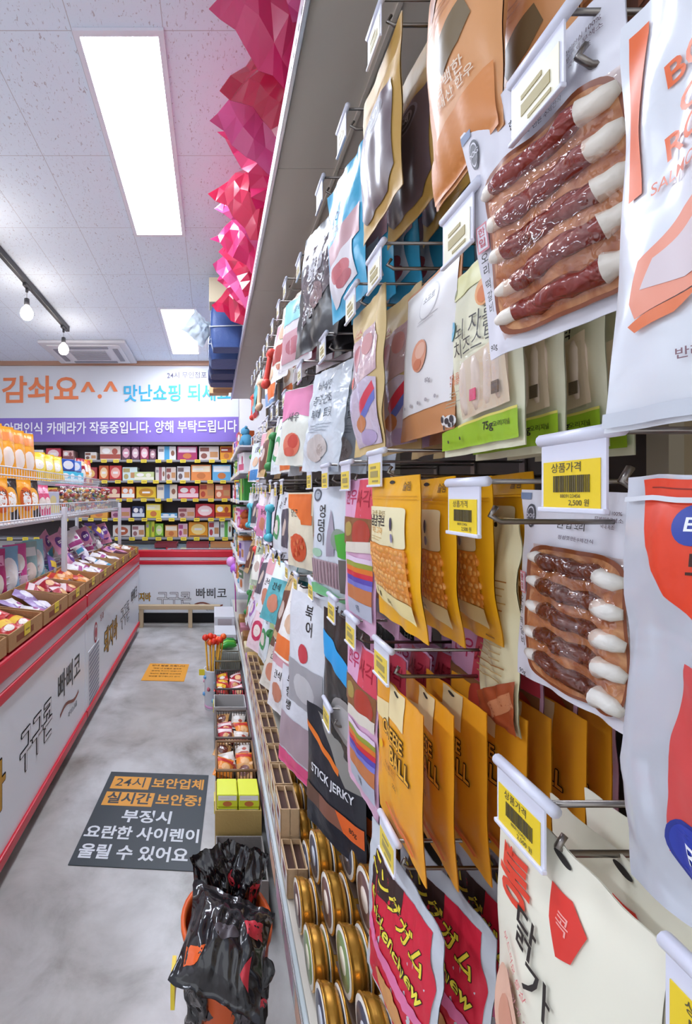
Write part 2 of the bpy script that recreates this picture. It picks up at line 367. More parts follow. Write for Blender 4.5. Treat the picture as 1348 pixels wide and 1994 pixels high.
# ------------------------------------------------------------------ chest freezers
RED = M('d01e34', .3); WHT = M('eef3fb', .28); PALE = M('d9c3cc', .3); BLK = M('17161a', .6); INK = M('201d20', .5)
def freezer(L, label, logos, vent, bump=True):
    """local: front faces +x at x=0, runs along +y from 0 to L, .70 deep"""
    t = empty('chest_freezer'); tag(t, label, 'freezer')
    zb = .085 if bump else .125; a = MB(); a.box(-.70, 0, 0, L, zb, .72, WHT, .006)
    for lg in logos: lg(a)
    a.build('body', t)
    a = MB(); a.box(-.66, -.06, .03, L-.03, .0, zb, BLK); a.build('plinth', t)
    a = MB(); a.box(-.70, .012, 0, L, .753, .832, RED, .01); a.box(-.70, .006, 0, L, .718, .755, PALE, .004); a.box(-.70, .012, 0, L, .672, .717, RED, .008); a.build('top_frame', t, )
    if bump: a = MB(); a.box(-.002, .014, .0, L, .07, .115, RED, .006); a.build('bumper', t)
    for k in (0, 1):
        a = MB(); y0, y1 = (.03, L/2+.04) if k == 0 else (L/2-.04, L-.03); z = .828+.008*k
        a.box(-.66, -.05, y0, y1, z, z+.007, M('aebfc9', .08, coat=.5)); a.box(-.66, -.05, y0, y0+.02, z+.001, z+.010, RED); a.box(-.66, -.05, y1-.02, y1, z+.001, z+.010, RED); a.build('sliding_lid', t)
    if vent:
        a = MB(); a.box(-.002, .003, .05, .33, .10, .46, M('dfe0e6', .4))
        for k in range(12): a.poly([(.07, .115+k*.028), (.31, .135+k*.028), (.31, .147+k*.028), (.07, .127+k*.028)], (.0045, 0, 0), (0, 1, 0), (0, 0, 1), M('8d93a8', .5))
        a.build('vent_grille', t)
    return t
def F(s, size, y, z, mat, slant=.0, xs=1, bold=.03, out=None, x=.0015):
    def g(a): a.text(s, size, (x, y, z), (0, 1, slant), (0, 0, 1), mat, bold, xs, outline=out)
    return g
YEL = M('c9962a', .5)
def swash(y, z, s=1):
    def g(a):
        pts = [(math.cos(k*.3)*0+(-.16+.032*k)*s, (.02*math.sin(k*.6)+.02)*s) for k in range(11)]
        a.poly(pts+[(x, q-.018*s) for x, q in pts[::-1]], (.0015, y, z), (0, 1, 0), (0, 0, 1), M('8a4a3a', .5))
        a.text('아이스크림', .035*s, (.0015, y+.05, z-.05*s), (0, 1, 0), (0, 0, 1), INK, .01)
    return g
def oval(y, z):
    def g(a):
        for r, m, e in ((1, M('b0283a', .5), .0012), (.75, M('e6dfe2', .5), .002), (.5, M('b0283a', .5), .0028)):
            a.poly([(.045*r*math.cos(k*.3142), .07*r*math.sin(k*.3142)) for k in range(20)], (e, y, z), (0, 1, 0), (0, 0, 1), m)
        a.text('빙과', .06, (.0015, y+.17, z+.06), (0, 1, 0), (0, 0, 1), M('a8505a', .5), .01)
    return g
t = freezer(1.80, 'long white and red chest freezer nearest the camera on the left',
    [F('돼지바', .20, .45, .36, YEL, out=(INK, .028)), F('구구콘', .20, 1.04, .37, M('e8e8ee', .4), xs=.68, out=(INK, .028)), F('빠삐코', .16, 1.50, .45, INK, bold=.01, xs=.9), swash(1.5, .30)], False)
t.location = (-.79, .99, 0)
t = freezer(2.0, 'white and red chest freezer with slatted vent, second along the left side',
    [oval(.24, .53), F('돼지바', .2, .70, .36, YEL, xs=.82, out=(INK, .028)), F('구구콘', .2, 1.26, .37, M('e8e8ee', .4), xs=.72, out=(INK, .028)), F('빠삐코', .15, 1.72, .45, INK, bold=.01, xs=.85)], True)
t.location = (-.79, 2.80, 0)
t = freezer(2.2, 'white and red chest freezer across the back, under the snack shelves',
    [F("돼지바", .10, .80, .30, YEL, xs=.7, out=(INK, .028)), F("구구콘", .16, 1.16, .28, M('e8e8ee', .4), xs=.88, out=(INK, .028)), F("빠삐코", .13, 1.58, .34, INK, bold=.01), swash(1.55, .21, 1)], False, False)
t.rotation_euler = (0, 0, R(-90)); t.location = (-1.60, 5.10, 0)
def low_stand():
    w = M('cdb592', .6, .2, 40); t = empty('wooden_stand', (-.42, 4.98, 0)); tag(t, 'low pale wooden stand on the floor against the back freezer', 'stand')
    a = MB(); a.box(-.42, .50, -.035, .035, .20, .245, w, .004); a.build('rail', t)
    for x in (.17, -.37): a = MB(); a.box(x-.022, x+.022, -.03, .03, 0, .20, w, .003); a.build('leg', t)
low_stand()
# ------------------------------------------------------------------ shelving over the back freezer
CARD = M('b98d5f', .75, .2, 60); YTAG = M('f0d43a', .4)
def back_shelves():
    t = empty('wall_shelf_unit', (-1.275, 5.98, .86)); tag(t, 'grey shelf unit on the back wall stocked with snack boxes', 'shelves')
    g = M('8d8b90', .45); dk = M('4a3d40', .6)
    a = MB(); a.box(-1.675, 1.675, -.055, -.003, 0, 1.26, dk); a.build('back_panel', t)
    a = MB(); a.box(-1.675, 1.675, -.33, -.055, 1.225, 1.262, M('6e6668', .5)); a.build('canopy', t)
    for k, z in enumerate(SHELF_Z):
        a = MB(); a.box(-1.675, 1.675, -.33, -.055, z-.86-.025, z-.86, g, .003); s = a.build('shelf', t)
        for j in range(20):
            x = -1.58+.166*j+rnd.uniform(-.02, .02)
            a = MB(); a.box(x-.035, x+.035, -.336, -.3305, z-.86-.036, z-.86+.004, YTAG); a.box(x-.026, x+.026, -.3365, -.336, z-.86-.02, z-.86-.012, M('8a7a30', .5)); a.build('price_tag', s)
SHELF_Z = [1.897, 1.638, 1.41, 1.165, .925]
def snack_box(x0, x1, z0, h, y, d, col, deco, style, label, group=None):
    t = MB(); m = M(col, .4)
    w = x1-x0; t.box(0, w, 0, d, 0, h, m, .004)
    dm = M(deco, .45); wt = M('efeae6', .45)
    e = -.0008
    def R_(a, b, c, q, mm, ee=e): t.add([(w*a, ee, h*b), (w*c, ee, h*b), (w*c, ee, h*q), (w*a, ee, h*q)], [(0, 1, 2, 3)], mm)
    def E_(cx, cz, rx, rz, mm, ee=-.0014): t.add([(w*cx+rx*w*math.cos(k*.449), ee, h*cz+rz*h*math.sin(k*.449)) for k in range(14)], [tuple(range(14))], mm)
    if style == 0: R_(.06, .55, .94, .92, dm); E_(.5, .3, .22, .2, M('c8743c', .5)); R_(.1, .68, .6, .78, wt, e*2)
    elif style == 1: R_(0, .1, 1, .42, dm); E_(.3, .66, .2, .2, wt); E_(.72, .62, .14, .22, dm)
    elif style == 2: R_(.36, 0, .64, 1, dm); R_(.05, .6, .32, .8, M('9a8f94', .5)); E_(.82, .5, .1, .2, M('8a5a44', .5))
    elif style == 3: E_(.5, .52, .38, .36, dm); R_(.3, .45, .7, .6, wt, -.002); R_(.05, .04, .95, .1, M('5a4448', .5))
    else: R_(.05, .62, .5, .9, dm); R_(.55, .2, .95, .6, M('c08a5a', .5)); E_(.25, .3, .16, .2, dm)
    return tag(t.build('snack_box', None, (x0, y, z0)), label, 'box', group)
back_shelves()
px2x = lambda zx: (zx*.3412-415)/880*5.66
ROWS = [
 [(0, 120, 'd8b0a8', 'a03a4a', 1, 'dusty pink', .14), (140, 240, 'e0dcd8', '5a7ab0', 4, 'white and blue', .13), (255, 340, 'c23a50', 'f0d0d0', 3, 'crimson', .15), (352, 412, 'd9a9a4', '8a4a4a', 1, 'small pink', .12), (478, 545, 'd9d2cc', '7a4a3a', 4, 'white and brown low', .10), (566, 684, 'dcc7bb', 'a84a3a', 1, 'cream and brick red', .19), (690, 742, '5d2f45', 'd9a0b0', 3, 'plum', .17), (746, 792, '71385a', 'e0c0c8', 3, 'purple', .17), (797, 846, 'a2325a', 'f0c8d0', 3, 'wine red', .17), (850, 888, '6a3b52', 'caa0a8', 3, 'dark mauve', .14), (898, 1003, 'e3e1df', '4aa3d0', 2, 'white with blue stripe', .20), (1010, 1125, 'a92b60', 'e8c8d8', 0, 'magenta', .19), (1136, 1250, 'd9cbc4', '8a4f44', 4, 'pale photo printed', .20), (1257, 1330, 'e59a2e', 'a33a1e', 0, 'orange', .18)],
 [(-60, 60, 'c8402e', 'f0d8a0', 0, 'brick red', .15), (80, 190, 'e8d8a8', 'b06030', 1, 'tan', .15), (205, 320, '5aa8cc', 'f0f0f0', 3, 'sky blue', .15), (340, 440, 'd8d4d0', 'c03a4a', 2, 'white with red stripe', .15), (452, 548, 'a8323a', 'f0c070', 3, 'maroon', .17), (560, 615, 'd9632a', 'f2d2a0', 3, 'orange and red', .19), (620, 690, 'cf3030', 'f0b0a0', 3, 'bright red', .19), (695, 780, 'cfe0de', 'b5a46a', 4, 'pale aqua', .17), (764, 876, 'c5cf8f', 'e8e4d0', 1, 'pale green low', .11), (884, 942, 'ddd5cf', 'a0646a', 2, 'white narrow', .17), (946, 1003, 'd3c3ba', '8a4a44', 4, 'beige narrow', .17), (1010, 1085, 'd8d4d4', '6d5a5a', 4, 'white photo', .18), (1090, 1206, 'e58a48', 'f2e2c4', 0, 'orange and cream', .20), (1212, 1320, '64abd6', 'eaf2f6', 0, 'light blue', .20)],
 [(200, 320, 'e8c23a', 'b04a2a', 1, 'golden', .14), (340, 440, 'b8485a', 'f0e0e0', 3, 'rose', .14), (455, 560, '3a68b0', 'e8e0c0', 0, 'blue', .15), (570, 680, 'b02838', 'f0d0b0', 1, 'deep red', .15), (690, 764, 'e58650', 'f0efe8', 1, 'orange and white', .15), (775, 888, 'e9c32c', 'c98a1a', 3, 'yellow', .15), (893, 1010, 'dfd3c0', '4f7fae', 2, 'cream with blue stripe', .18), (1015, 1132, 'd2334a', 'f0c9cf', 1, 'red and pink', .16), (1138, 1222, 'd98c50', 'b5402a', 4, 'orange photo', .19), (1228, 1316, 'cc6a48', 'f0c8a8', 4, 'russet photo', .18)],
 [(400, 500, 'd8c8b8', 'a0503a', 1, 'fawn', .14), (510, 610, 'e0a040', 'c03020', 0, 'amber', .15), (630, 740, 'cfa0b0', '8a4a6a', 4, 'dull pink', .13), (752, 822, '26345e', 'd0d6e0', 1, 'navy', .15), (830, 916, 'ead02a', 'f4ecb0', 0, 'lemon yellow', .18), (916, 1010, '67a6d0', 'e9eef2', 1, 'flat blue', .06), (1015, 1112, 'c9a7a0', '8d4c50', 4, 'pinkish beige', .13), (1115, 1225, 'c4202f', 'f0cfcf', 3, 'scarlet', .18), (1230, 1318, 'eba828', 'b6481c', 1, 'amber yellow', .17)],
 [(640, 740, 'd8d0c8', 'b05a3a', 3, 'off white', .15), (750, 822, 'e3d8d2', '9a6a6a', 4, 'white and beige', .15), (830, 880, 'd3d33a', '8aa82a', 2, 'lime yellow', .21), (882, 930, '8cc63c', 'e0f0a0', 3, 'green', .17), (940, 1012, 'e0a05a', 'f2e4c8', 0, 'orange cream', .15), (1016, 1070, 'e2b9c4', 'b04a78', 4, 'pink and white', .17), (1076, 1186, 'e99a1f', 'f6d98a', 3, 'bright orange', .19), (1190, 1252, 'e6e2e2', 'b5404a', 4, 'white and red', .21), (1258, 1325, 'dfe8dc', '5fae4a', 2, 'white and green', .20)]]
for k, row in enumerate(ROWS):
    for (a, b, c, d, st, nm, h) in row:
        x0, x1 = px2x(a), px2x(b)
        snack_box(x0, x1, SHELF_Z[k]+.001, min(h, .2 if k else .175), 5.70+rnd.uniform(0, .012), .2, c, d, st, f'{nm} snack box on the {["top", "second", "third", "fourth", "lowest"][k]} back wall shelf', 'snack boxes on the back wall shelves')
# low open trays along the back freezer's top
for k, (x, c, nm) in enumerate(((-.55, '7a2530', 'dark red'), (-.18, '8a3038', 'brownish red'), (.10, 'b07848', 'tan'))):
    a = MB(); w = .26
    cm = M(c, .6)
    a.box(-w/2, w/2, -.12, .12, 0, .008, cm); a.box(-w/2, w/2, -.12, -.114, .008, .05, cm); a.box(-w/2, w/2, .114, .12, .008, .05, cm); a.box(-w/2, -w/2+.006, -.114, .114, .008, .05, cm); a.box(w/2-.006, w/2, -.114, .114, .008, .05, cm)
    tag(a.build('snack_tray', None, (x, 5.36, .845)), f'low {nm} open tray on top of the back freezer', 'tray')

# ------------------------------------------------------------------ goods on the left freezers
def pack_mesh(c, deco, w=.13, h=.16, d=.025, seed=1, title=True, style=0, crump=.0015, tcol='3a2a2a'):
    p = Pouch(w, h, d, film(c), res=(14, 16), seed=seed, crump=crump, wob=.003, sub=.012, peak=.5)
    if style == 0: p.rect(-.8, .3, .8, .62, ink(deco)); p.ell(0, .75, .5, .12, ink('f0e6d8'), 12)
    elif style == 1: p.rect(-.97, .1, .97, .35, ink(deco)); p.ell(.1, .62, .55, .2, ink('e9b27a'), 12)
    elif style == 2: p.ell(0, .5, .7, .3, ink(deco), 12); p.rect(-.4, .42, .4, .56, ink('f5f0ee'))
    else: p.rect(-.95, .7, .95, .93, ink(deco)); p.ell(-.2, .35, .5, .16, ink('f2ede8'), 12); p.ell(.4, .55, .3, .1, ink(deco), 10)
    return p.mesh('snack_packet')
PK = [('d03a34', 'f2c23a', 0, 'red and yellow'), ('e88a2a', 'c8302a', 1, 'orange'), ('a78cc0', 'e9e2f0', 2, 'lilac'), ('ece6e8', 'b04a8a', 3, 'white and violet'), ('e7c93a', 'c8502a', 0, 'yellow'), ('d88fae', '6a3a8a', 2, 'pink'),
      ('5aaec4', 'f0e9d0', 1, 'teal'), ('ddd3c8', 'a8452f', 3, 'cream'), ('b32a3a', 'f0d8d8', 1, 'dark red'), ('7a5fae', 'f0c83a', 0, 'purple'), ('e9dfe0', '4a9ac0', 3, 'white and blue'), ('c99458', '6a3020', 2, 'tan')]
PKM = [pack_mesh(c, d, style=s, seed=k+1) for k, (c, d, s, n) in enumerate(PK)]
def packet(k, loc, rot, label, group, sc=1):
    o = bpy.data.objects.new('snack_packet', PKM[k % 12]); COL.objects.link(o); o.location = loc; o.rotation_euler = rot; o.scale = (sc,)*3
    return tag(o, label, 'snack packet', group)
TR = [(1.42, 1.72, 4, 'yellow'), (1.74, 2.08, 0, 'red and yellow'), (2.10, 2.44, 2, 'lilac'), (2.46, 2.78, 8, 'dark red'), (2.80, 3.12, 1, 'orange'), (3.14, 3.44, 3, 'white and violet'), (3.46, 3.78, 10, 'white and blue'), (3.80, 4.10, 3, 'white'), (4.12, 4.44, 5, 'pink'), (4.46, 4.76, 7, 'cream')]
for j, (y0, y1, k, nm) in enumerate(TR):
    t = empty('cardboard_tray', (-.79, (y0+y1)/2, .844)); w = (y1-y0)/2
    nth = ORD[j]
    tag(t, f'cardboard tray of {nm} packets on the left freezer, {nth} from the left edge', 'tray')
    a = MB(); a.box(-.30, .004, -w, w, 0, .006, CARD); a.box(-.002, .004, -w, w, .006, .068, CARD); a.box(-.30, -.294, -w, w, .006, .10, CARD)
    for s in (-1, 1): a.add([(-.294, s*w, .006), (-.002, s*w, .006), (-.002, s*w, .07), (-.294, s*w, .10), (-.294, s*(w-.006), .006), (-.002, s*(w-.006), .006), (-.002, s*(w-.006), .07), (-.294, s*(w-.006), .10)], [(0, 1, 2, 3), (4, 7, 6, 5), (0, 3, 7, 4), (3, 2, 6, 7), (2, 1, 5, 6), (1, 0, 4, 5)], CARD)
    a.box(.0042, .0048, -w*.6, w*.4, .018, .045, M('8a4a2a', .6)); a.build('tray', t)
    a = MB(); a.box(.0045, .0065, -.03, .03, .022, .072, YTAG); a.box(.0065, .0068, -.02, .02, .04, .047, M('8a7a30', .5)); a.build('price_tag', t)
    for i in range(6):
        yy = (y0+y1)/2 + (-.095, .0, .095)[i % 3]*(w/.16); xx = -.79-.055-.115*(i//3)
        packet(k if i % 4 else k+1, (xx-.088, yy, .872+.022*(i//3)+.022*(i % 2)+.03), (R(-68+rnd.uniform(-10, 10)), R(rnd.uniform(-20, 20)), R(90+rnd.uniform(-25, 25))), f'snack packet in the {nth} cardboard tray on the left freezer', f'packets in the {nm} tray, {nth} on the freezer edge', .8)
# white wire rack standing on the freezer lids
RW = M('dedee4', .35)
def wire_rack():
    t = empty('wire_rack', (-1.0, 3.0, .852)); tag(t, 'white metal wire rack standing on the left freezers', 'rack')
    for y in (-1.9, .06, 1.87):
        for x in (0, -.46):
            a = MB(); a.box(x-.022, x+.006, y-.022, y+.022, 0, .52 if x == 0 else 1.0, RW, .003); a.build('post', t)
    for nm, x0, x1, z, lip in (('shelf', -.46, -.024, .47, .075), ('upper_shelf', -.46, -.24, .72, .05)):
        a = MB(); a.box(x0, x1, -1.9, 1.87, z-.035, z-.015, RW, .003)
        for q in (0, lip): a.tube([(x1+.012, -1.9, z+q), (x1+.012, 1.87, z+q)], .0045, RW, 6)
        for k in range(95): a.tube([(x1+.012, -1.9+k*.04, z-.02), (x1+.012, -1.9+k*.04, z+lip)], .0022, RW, 4, False)
        a.build(nm, t)
wire_rack()
def basket(y0, y1, label):
    t = MB(); x0, x1 = -1.30, -1.12; z0, z1 = .852, 1.0
    for q in range(5):
        z = z0+.004+(z1-z0)*q/4; p = [(x0, y0, z), (x1, y0, z), (x1, y1, z), (x0, y1, z), (x0, y0, z)]
        for a, b in zip(p, p[1:]): t.tube([a, b], .003 if q < 4 else .005, RW, 5)
    n = int((y1-y0)/.035)
    for k in range(n+1):
        y = y0+(y1-y0)*k/n
        for x in (x0, x1): t.tube([(x, y, z0+.004), (x, y, z1)], .002, RW, 4, False)
        t.tube([(x0, y, z0+.004), (x1, y, z0+.004)], .002, RW, 4, False)
    tag(t.build('wire_basket'), label, 'basket')
basket(2.05, 2.98, 'white wire basket of tall pouches behind the cardboard trays at the left'); basket(3.12, 4.7, 'white wire basket behind the trays beyond the rack post')
def tall(c, deco, style, w, h, seed, txt=None, d=.03):
    p = Pouch(w, h, d, film(c), res=(18, 26), seed=seed, crump=.0015, sub=.014)
    if style == 0: p.rect(-.8, .12, .8, .3, ink(deco)); p.ell(0, .62, .6, .2, ink('efe2d6'), 14)
    elif style == 1: p.rect(-.97, .62, .97, .94, ink(deco)); p.ell(.1, .36, .5, .17, ink('f0ece6'), 14)
    elif style == 2: p.ell(0, .5, .75, .3, ink(deco), 16); p.ell(0, .5, .5, .18, ink('f0ece6'), 14)
    if txt: p.text(txt, 0, .36, w*.3, ink('2a2222'), .02)
    return p.mesh('snack_pouch')
def stand(mesh, x, y, z, yaw, label, group=None, lean=-8, name='snack_pouch', cat='pouch'):
    o = bpy.data.objects.new(name, mesh); COL.objects.link(o); o.location = (x, y, z)
    o.rotation_euler = (Matrix.Rotation(R(90+yaw), 3, 'Z') @ Matrix.Rotation(R(lean), 3, 'X')).to_euler()
    return tag(o, label, cat, group)
# tall pouches in the first basket (bottom .86 up to ~1.14)
for k, (c, d, s, nm) in enumerate((('5f78b4', 'c8d8f0', 2, 'blue'), ('58b4cf', 'e0f0f4', 1, 'aqua'), ('b02a6c', 'e8a0c4', 0, 'magenta'), ('7aa8c8', 'f0f0f0', 2, 'pale blue'), ('cf4f96', 'f0d0e0', 1, 'hot pink'), ('8fb0b0', 'dfeaea', 0, 'grey green'), ('8ccbd8', 'eaf4f4', 2, 'light turquoise'))):
    stand(tall(c, d, s, .155, .30, 31+k), -1.165+.01*(k % 2), 2.10+.137*k, 1.165, -30, f'{nm} tall pouch standing in the white wire basket at the left', lean=-6)
# small yellow bags lying under the rack shelf
for k in range(6): packet(4, (-1.40, 2.15+.19*k, 1.09+.02*(k % 2)), (R(-20), 0, R(80)), 'yellow packet stacked under the wire rack shelf at the left', 'yellow packets under the wire rack shelf')
# on the rack's shelf: black/orange printed pouches, then boxes and clear bags
mo, mk = tall('eb9a1c', 'd05a18', 2, .13, .24, 51, '간식'), tall('2f2420', 'e8a030', 2, .13, .24, 52, None)
for k in range(5): stand((mk, mo)[k % 2], -1.15+.02*(k % 2), 2.20+.155*k, 1.545, -25, ('black and orange pouch' if k % 2 == 0 else 'orange printed pouch')+' on the rack shelf, '+ORD[k]+' from the left end', 'printed pouches on the wire rack shelf')
for k in range(2): stand(tall('e05a80', 'f4b8c8', 0, .10, .20, 54+k), -1.14, 2.93+.09*k, 1.52, -20, ['rose pink pouch beside the orange pouches on the wire rack', 'second rose pink pouch beside the grey box on the wire rack'][k])
snack = lambda x, y, z, w, d, h, c, dc, st, lb: snack_box(0, w, 0, h, 0, d, c, dc, st, lb)
def rbox(x, y, z, w, d, h, c, dc, st, lb):
    o = snack_box(0, w, 0, h, 0, d, c, dc, st, lb); o.location = (x, y, z); o.rotation_euler = (0, 0, R(60)); return o
SH = .852+.47-.015; UP = .852+.72-.015
rbox(-1.22, 3.12, SH+.001, .20, .12, .17, 'c3c4d2', 'd8c890', 1, 'grey and cream box on the wire rack shelf beside the pink pouches')
# orange pouches on the upper tier
mo2 = tall('f2a31c', 'e07a14', 0, .16, .34, 61, None, .04)
for k in range(6): stand(mo2, -1.36, 2.42+.165*k, UP+.342, -30, f'tall orange pouch on the upper rack tier, {ORD[k]} from the left', 'tall orange pouches on the upper rack tier')
my = tall('f0c414', 'f6e060', 2, .20, .22, 62, None, .045)
for k in range(3): stand(my, -1.36, 3.42+.19*k, UP+.225, -35, f'bright yellow pillow pouch on the upper rack tier, {ORD[k]} beyond the orange ones', None, -14)
for k, (y, c, d, nm) in enumerate(((4.05, '2a56b4', 'e8e8f0', 'dark blue'), (4.26, '6a94d8', 'e8eef8', 'light blue'))): rbox(-1.36, y, UP+.115, .16, .12, .11, c, d, 3, f'{nm} canister box on top of the cyan boxes on the rack')
for k, (y, nm) in enumerate(((4.03, 'nearer'), (4.25, 'further'))): rbox(-1.36, y, UP+.001, .19, .13, .112, '4fc0dc', 'e0f4f8', 1, f'cyan box under the blue canister box on the rack, {nm} one')
for k in range(3): stand(tall(['a82334', 'e88a24', 'c8402a'][k], 'f0d0a0', k, .11, .26, 66+k), -1.32, 4.48+.11*k, UP+.262, -30, ['dark red', 'orange', 'brick red'][k]+' narrow pouch at the far end of the upper rack tier')
# clear bags of mixed treats on the rack shelf
def clear_bag(x, y, z, r, h, label, cols, seed):
    t = empty('clear_treat_bag', (x, y, z)); tag(t, label, 'treat bag'); q = random.Random(seed)
    b = MB()
    for k in range(60):
        a, rr, zz = q.uniform(0, 6.28), r*.78*math.sqrt(q.random()), q.uniform(.02, h*.72)
        b.ball((rr*math.cos(a), rr*math.sin(a), zz), (q.uniform(.010, .024), q.uniform(.010, .02), q.uniform(.01, .018)), M(cols[k % len(cols)], .4), 1)
    o = b.build('contents', t); o['kind'] = 'stuff'
    b = MB(); b.grid(lambda u, v: ((r*(1+.06*math.sin(u*31.4))*(math.sin(math.pi*min(v*1.18, 1))**.4 if v < .8 else .55+.5*(v-.8)))*math.cos(u*6.2832), (r*(1+.06*math.sin(u*44))*(math.sin(math.pi*min(v*1.18, 1))**.4 if v < .8 else .55+.5*(v-.8)))*math.sin(u*6.2832), h*v), 40, 14, clear('clear_bag_film', .07)); b.build('film', t)
    b = MB(); b.lathe([(r*.5, h*.79), (r*.53, h*.80), (r*.53, h*.82), (r*.5, h*.83)], M('e890b0', .4), 14); b.build('tie', t)
mixc = ['c98a3a', 'e8e0d0', '8a4a2a', 'd8603a', '3a5a8a', 'e0c060', 'b03a4a', '6a8a4a']
for k, y in enumerate((3.40, 3.62, 3.86, 4.10, 4.34, 4.60)): clear_bag(-1.135, y, SH+.002, .098, .27, f'clear bag of mixed treats on the wire rack shelf, {ORD[k]} beyond the grey box', mixc[k:]+mixc[:k], k)
# colourful packets heaped in the second basket and behind
q = random.Random(5)
for k in range(30):
    packet(q.choice([2, 3, 5, 6, 9, 10, 3, 5]), (-1.14-.13*(k % 2)+q.uniform(-.02, .02), 3.14+.052*k, 1.03+.07*((k*7) % 3)), (R(-25+q.uniform(-25, 15)), R(q.uniform(-25, 25)), R(70+q.uniform(-30, 30))), 'small bright packet heaped in the basket beyond the rack post', 'packets heaped in the far wire basket', .95)
# ------------------------------------------------------------------ right-hand gondola
def gondola():
    t = empty('gondola_shelving', (.40, 2.4, 0)); tag(t, 'long beige metal gondola shelving with wire hooks along the right side of the aisle', 'shelving')
    be = M('d2cabd', .38, .05, 12); mt = M('c9c9cc', .25, metal=1); dk = M('4a4440', .6)
    B = lambda nm, *boxes, par=t: (lambda a: ([a.box(x0-.40, x1-.40, y0-2.4, y1-2.4, z0, z1, m, c) for (x0, x1, y0, y1, z0, z1, m, c) in boxes], a.build(nm, par))[1])(MB())
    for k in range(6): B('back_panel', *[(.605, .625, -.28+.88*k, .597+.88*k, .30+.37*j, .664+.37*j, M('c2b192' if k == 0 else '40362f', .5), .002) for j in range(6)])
    for k in range(7): B('upright', (.585, .64, -.30+.88*k, -.27+.88*k, 0, 2.60, M('a79c88', .45), 0))
    for k in range(6): B('top_shelf', (.204, .60, -.28+.88*k, .598+.88*k, 2.52, 2.545, be, 0), (.40, .41, -.28+.88*k, .598+.88*k, 2.512, 2.52, be, 0))
    a = MB(); a.box(-.204, -.190, -2.68, 2.6, 2.508, 2.56, M('d9d9de', .3, metal=.6), .003)
    for k in range(150): a.box(-.2045, -.2035, -2.6+.034*k, -2.585+.034*k, 2.515, 2.522, dk)
    a.build('front_trim', t)
    global GONDOLA; GONDOLA = t
    B('base_deck', (.21, .60, -.28, 5.0, .275, .30, be, .003)); B('kick_panel', (.235, .25, -.28, 5.0, 0, .275, M('77706a', .5), 0))
    r = B('price_rail', (.195, .210, -.28, 5.0, .215, .303, M('c9d2d4', .25), .004), (.192, .196, -.28, 5.0, .295, .306, mt, .001))
    q = random.Random(3)
    for k in range(22):
        y = .95+.155*k; B('rail_card', (.1935, .1948, y, y+.12, .225, .29, M(q.choice(['d8a9b8', 'e2b49a', 'c8ccdc', 'e6dfe2', 'd9b4c8', 'b8c8d4']), .4), 0), par=r)
gondola()
XT = .27; XP = .604
WIRE = M('8d8680', .3, metal=1)
def hook_proto(col, words, fine):
    t = empty('display_hook', (XT, 0, -5)); L = XP-XT
    a = MB(); a.tube([(.012, 0, .003), (.006, 0, -.006), (.016, 0, -.012), (L, 0, -.012)], .0028, WIRE, 6); a.tube([(-.002, 0, .028), (L, 0, .028)], .0026, WIRE, 6); a.box(L-.004, L, -.008, .008, -.03, .04, WIRE); a.build('wire_rod', t)
    wt = M('dfe0ee', .3)
    a = MB(); a.tube([(-.003, -.010, .028), (-.003, .062, .028)], .0052, wt, 10); a.box(-.0045, -.0028, .0, .060, -.026, .024, wt); a.box(-.0075, -.0026, -.001, .061, -.029, -.025, wt, .001)
    h = a.build('tag_holder', t)
    m = M(col, .4); k = ink('5d5436')
    a = MB(); a.box(-.0052, -.0047, .004, .057, -.025, .010, m)
    if words:
        T = lambda s, sz, y, z, al=0: a.text(s, sz, (-.0055, y, z), (0, -1, 0), (0, 0, 1), k, .015, 1, al)
        if fine:
            T('상품가격', .0080, .034, .0045); T('2,500 원', .0056, .022, -.0215); T('8809123456', .0038, .030, -.0165)
            q = random.Random(9); y = .046
            while y > .013: w = q.choice((.0005, .0008, .0012)); a.box(-.0058, -.0053, y-w, y, -.0135, -.0010, k); y -= w+q.choice((.0006, .001))
        else:
            for k2, (y0, y1, z0, z1) in enumerate(((.022, .046, .001, .005), (.013, .046, -.013, -.003), (.012, .038, -.021, -.018))): a.box(-.0058, -.0053, y0, y1, z0, z1, M('a8975a', .5))
    a.build('price_label', h); return t
HP = {'y': hook_proto('f0d02c', True, True), 'c': hook_proto('ece6cc', True, False), 'yf': hook_proto('ecd050', True, False)}  # pale kind is a yellow card with glare put into its colour
def hook(kind, y, z, label, dx=0, group='display hooks on the right shelving', pitch=0):
    o = dup(HP[kind], (XT+dx, y, z), (R(pitch), 0, 0)); o.scale = ((XP-XT-dx)/(XP-XT), 1, 1); return tag(o, label, 'hook')
def hang(mesh_or_root, x, yc, ztop, yaw, roll, label, n=1, dx=.05, behind=None, group=None, pitch=0, dy=.0, name='treat_pouch', cat='pouch', zj=.008):
    """n pouches in a row on one hook, front one first"""
    q = random.Random(int(yc*1000+ztop*77)); out = []
    for k in range(n):
        p = (x+dx*k, yc+dy*k+(q.uniform(-.006, .006) if k else 0), ztop+(q.uniform(-zj, zj*.3) if k else 0))
        r = face_aisle(yaw+(q.uniform(-5, 5) if k else 0), roll+(q.uniform(-2, 2) if k else 0), pitch)
        lb = label if k == 0 else (behind or label).replace('#', ORD[k])
        if isinstance(mesh_or_root, bpy.types.Mesh): o = bpy.data.objects.new(name, mesh_or_root); COL.objects.link(o); o.location = p; o.rotation_euler = r
        elif k == 0: o = mesh_or_root; o.location = p; o.rotation_euler = r
        else: o = dup(mesh_or_root, p, r)
        tag(o, lb, cat, group if n > 1 else None); out.append(o)
    return out
K = ink('2b2522')
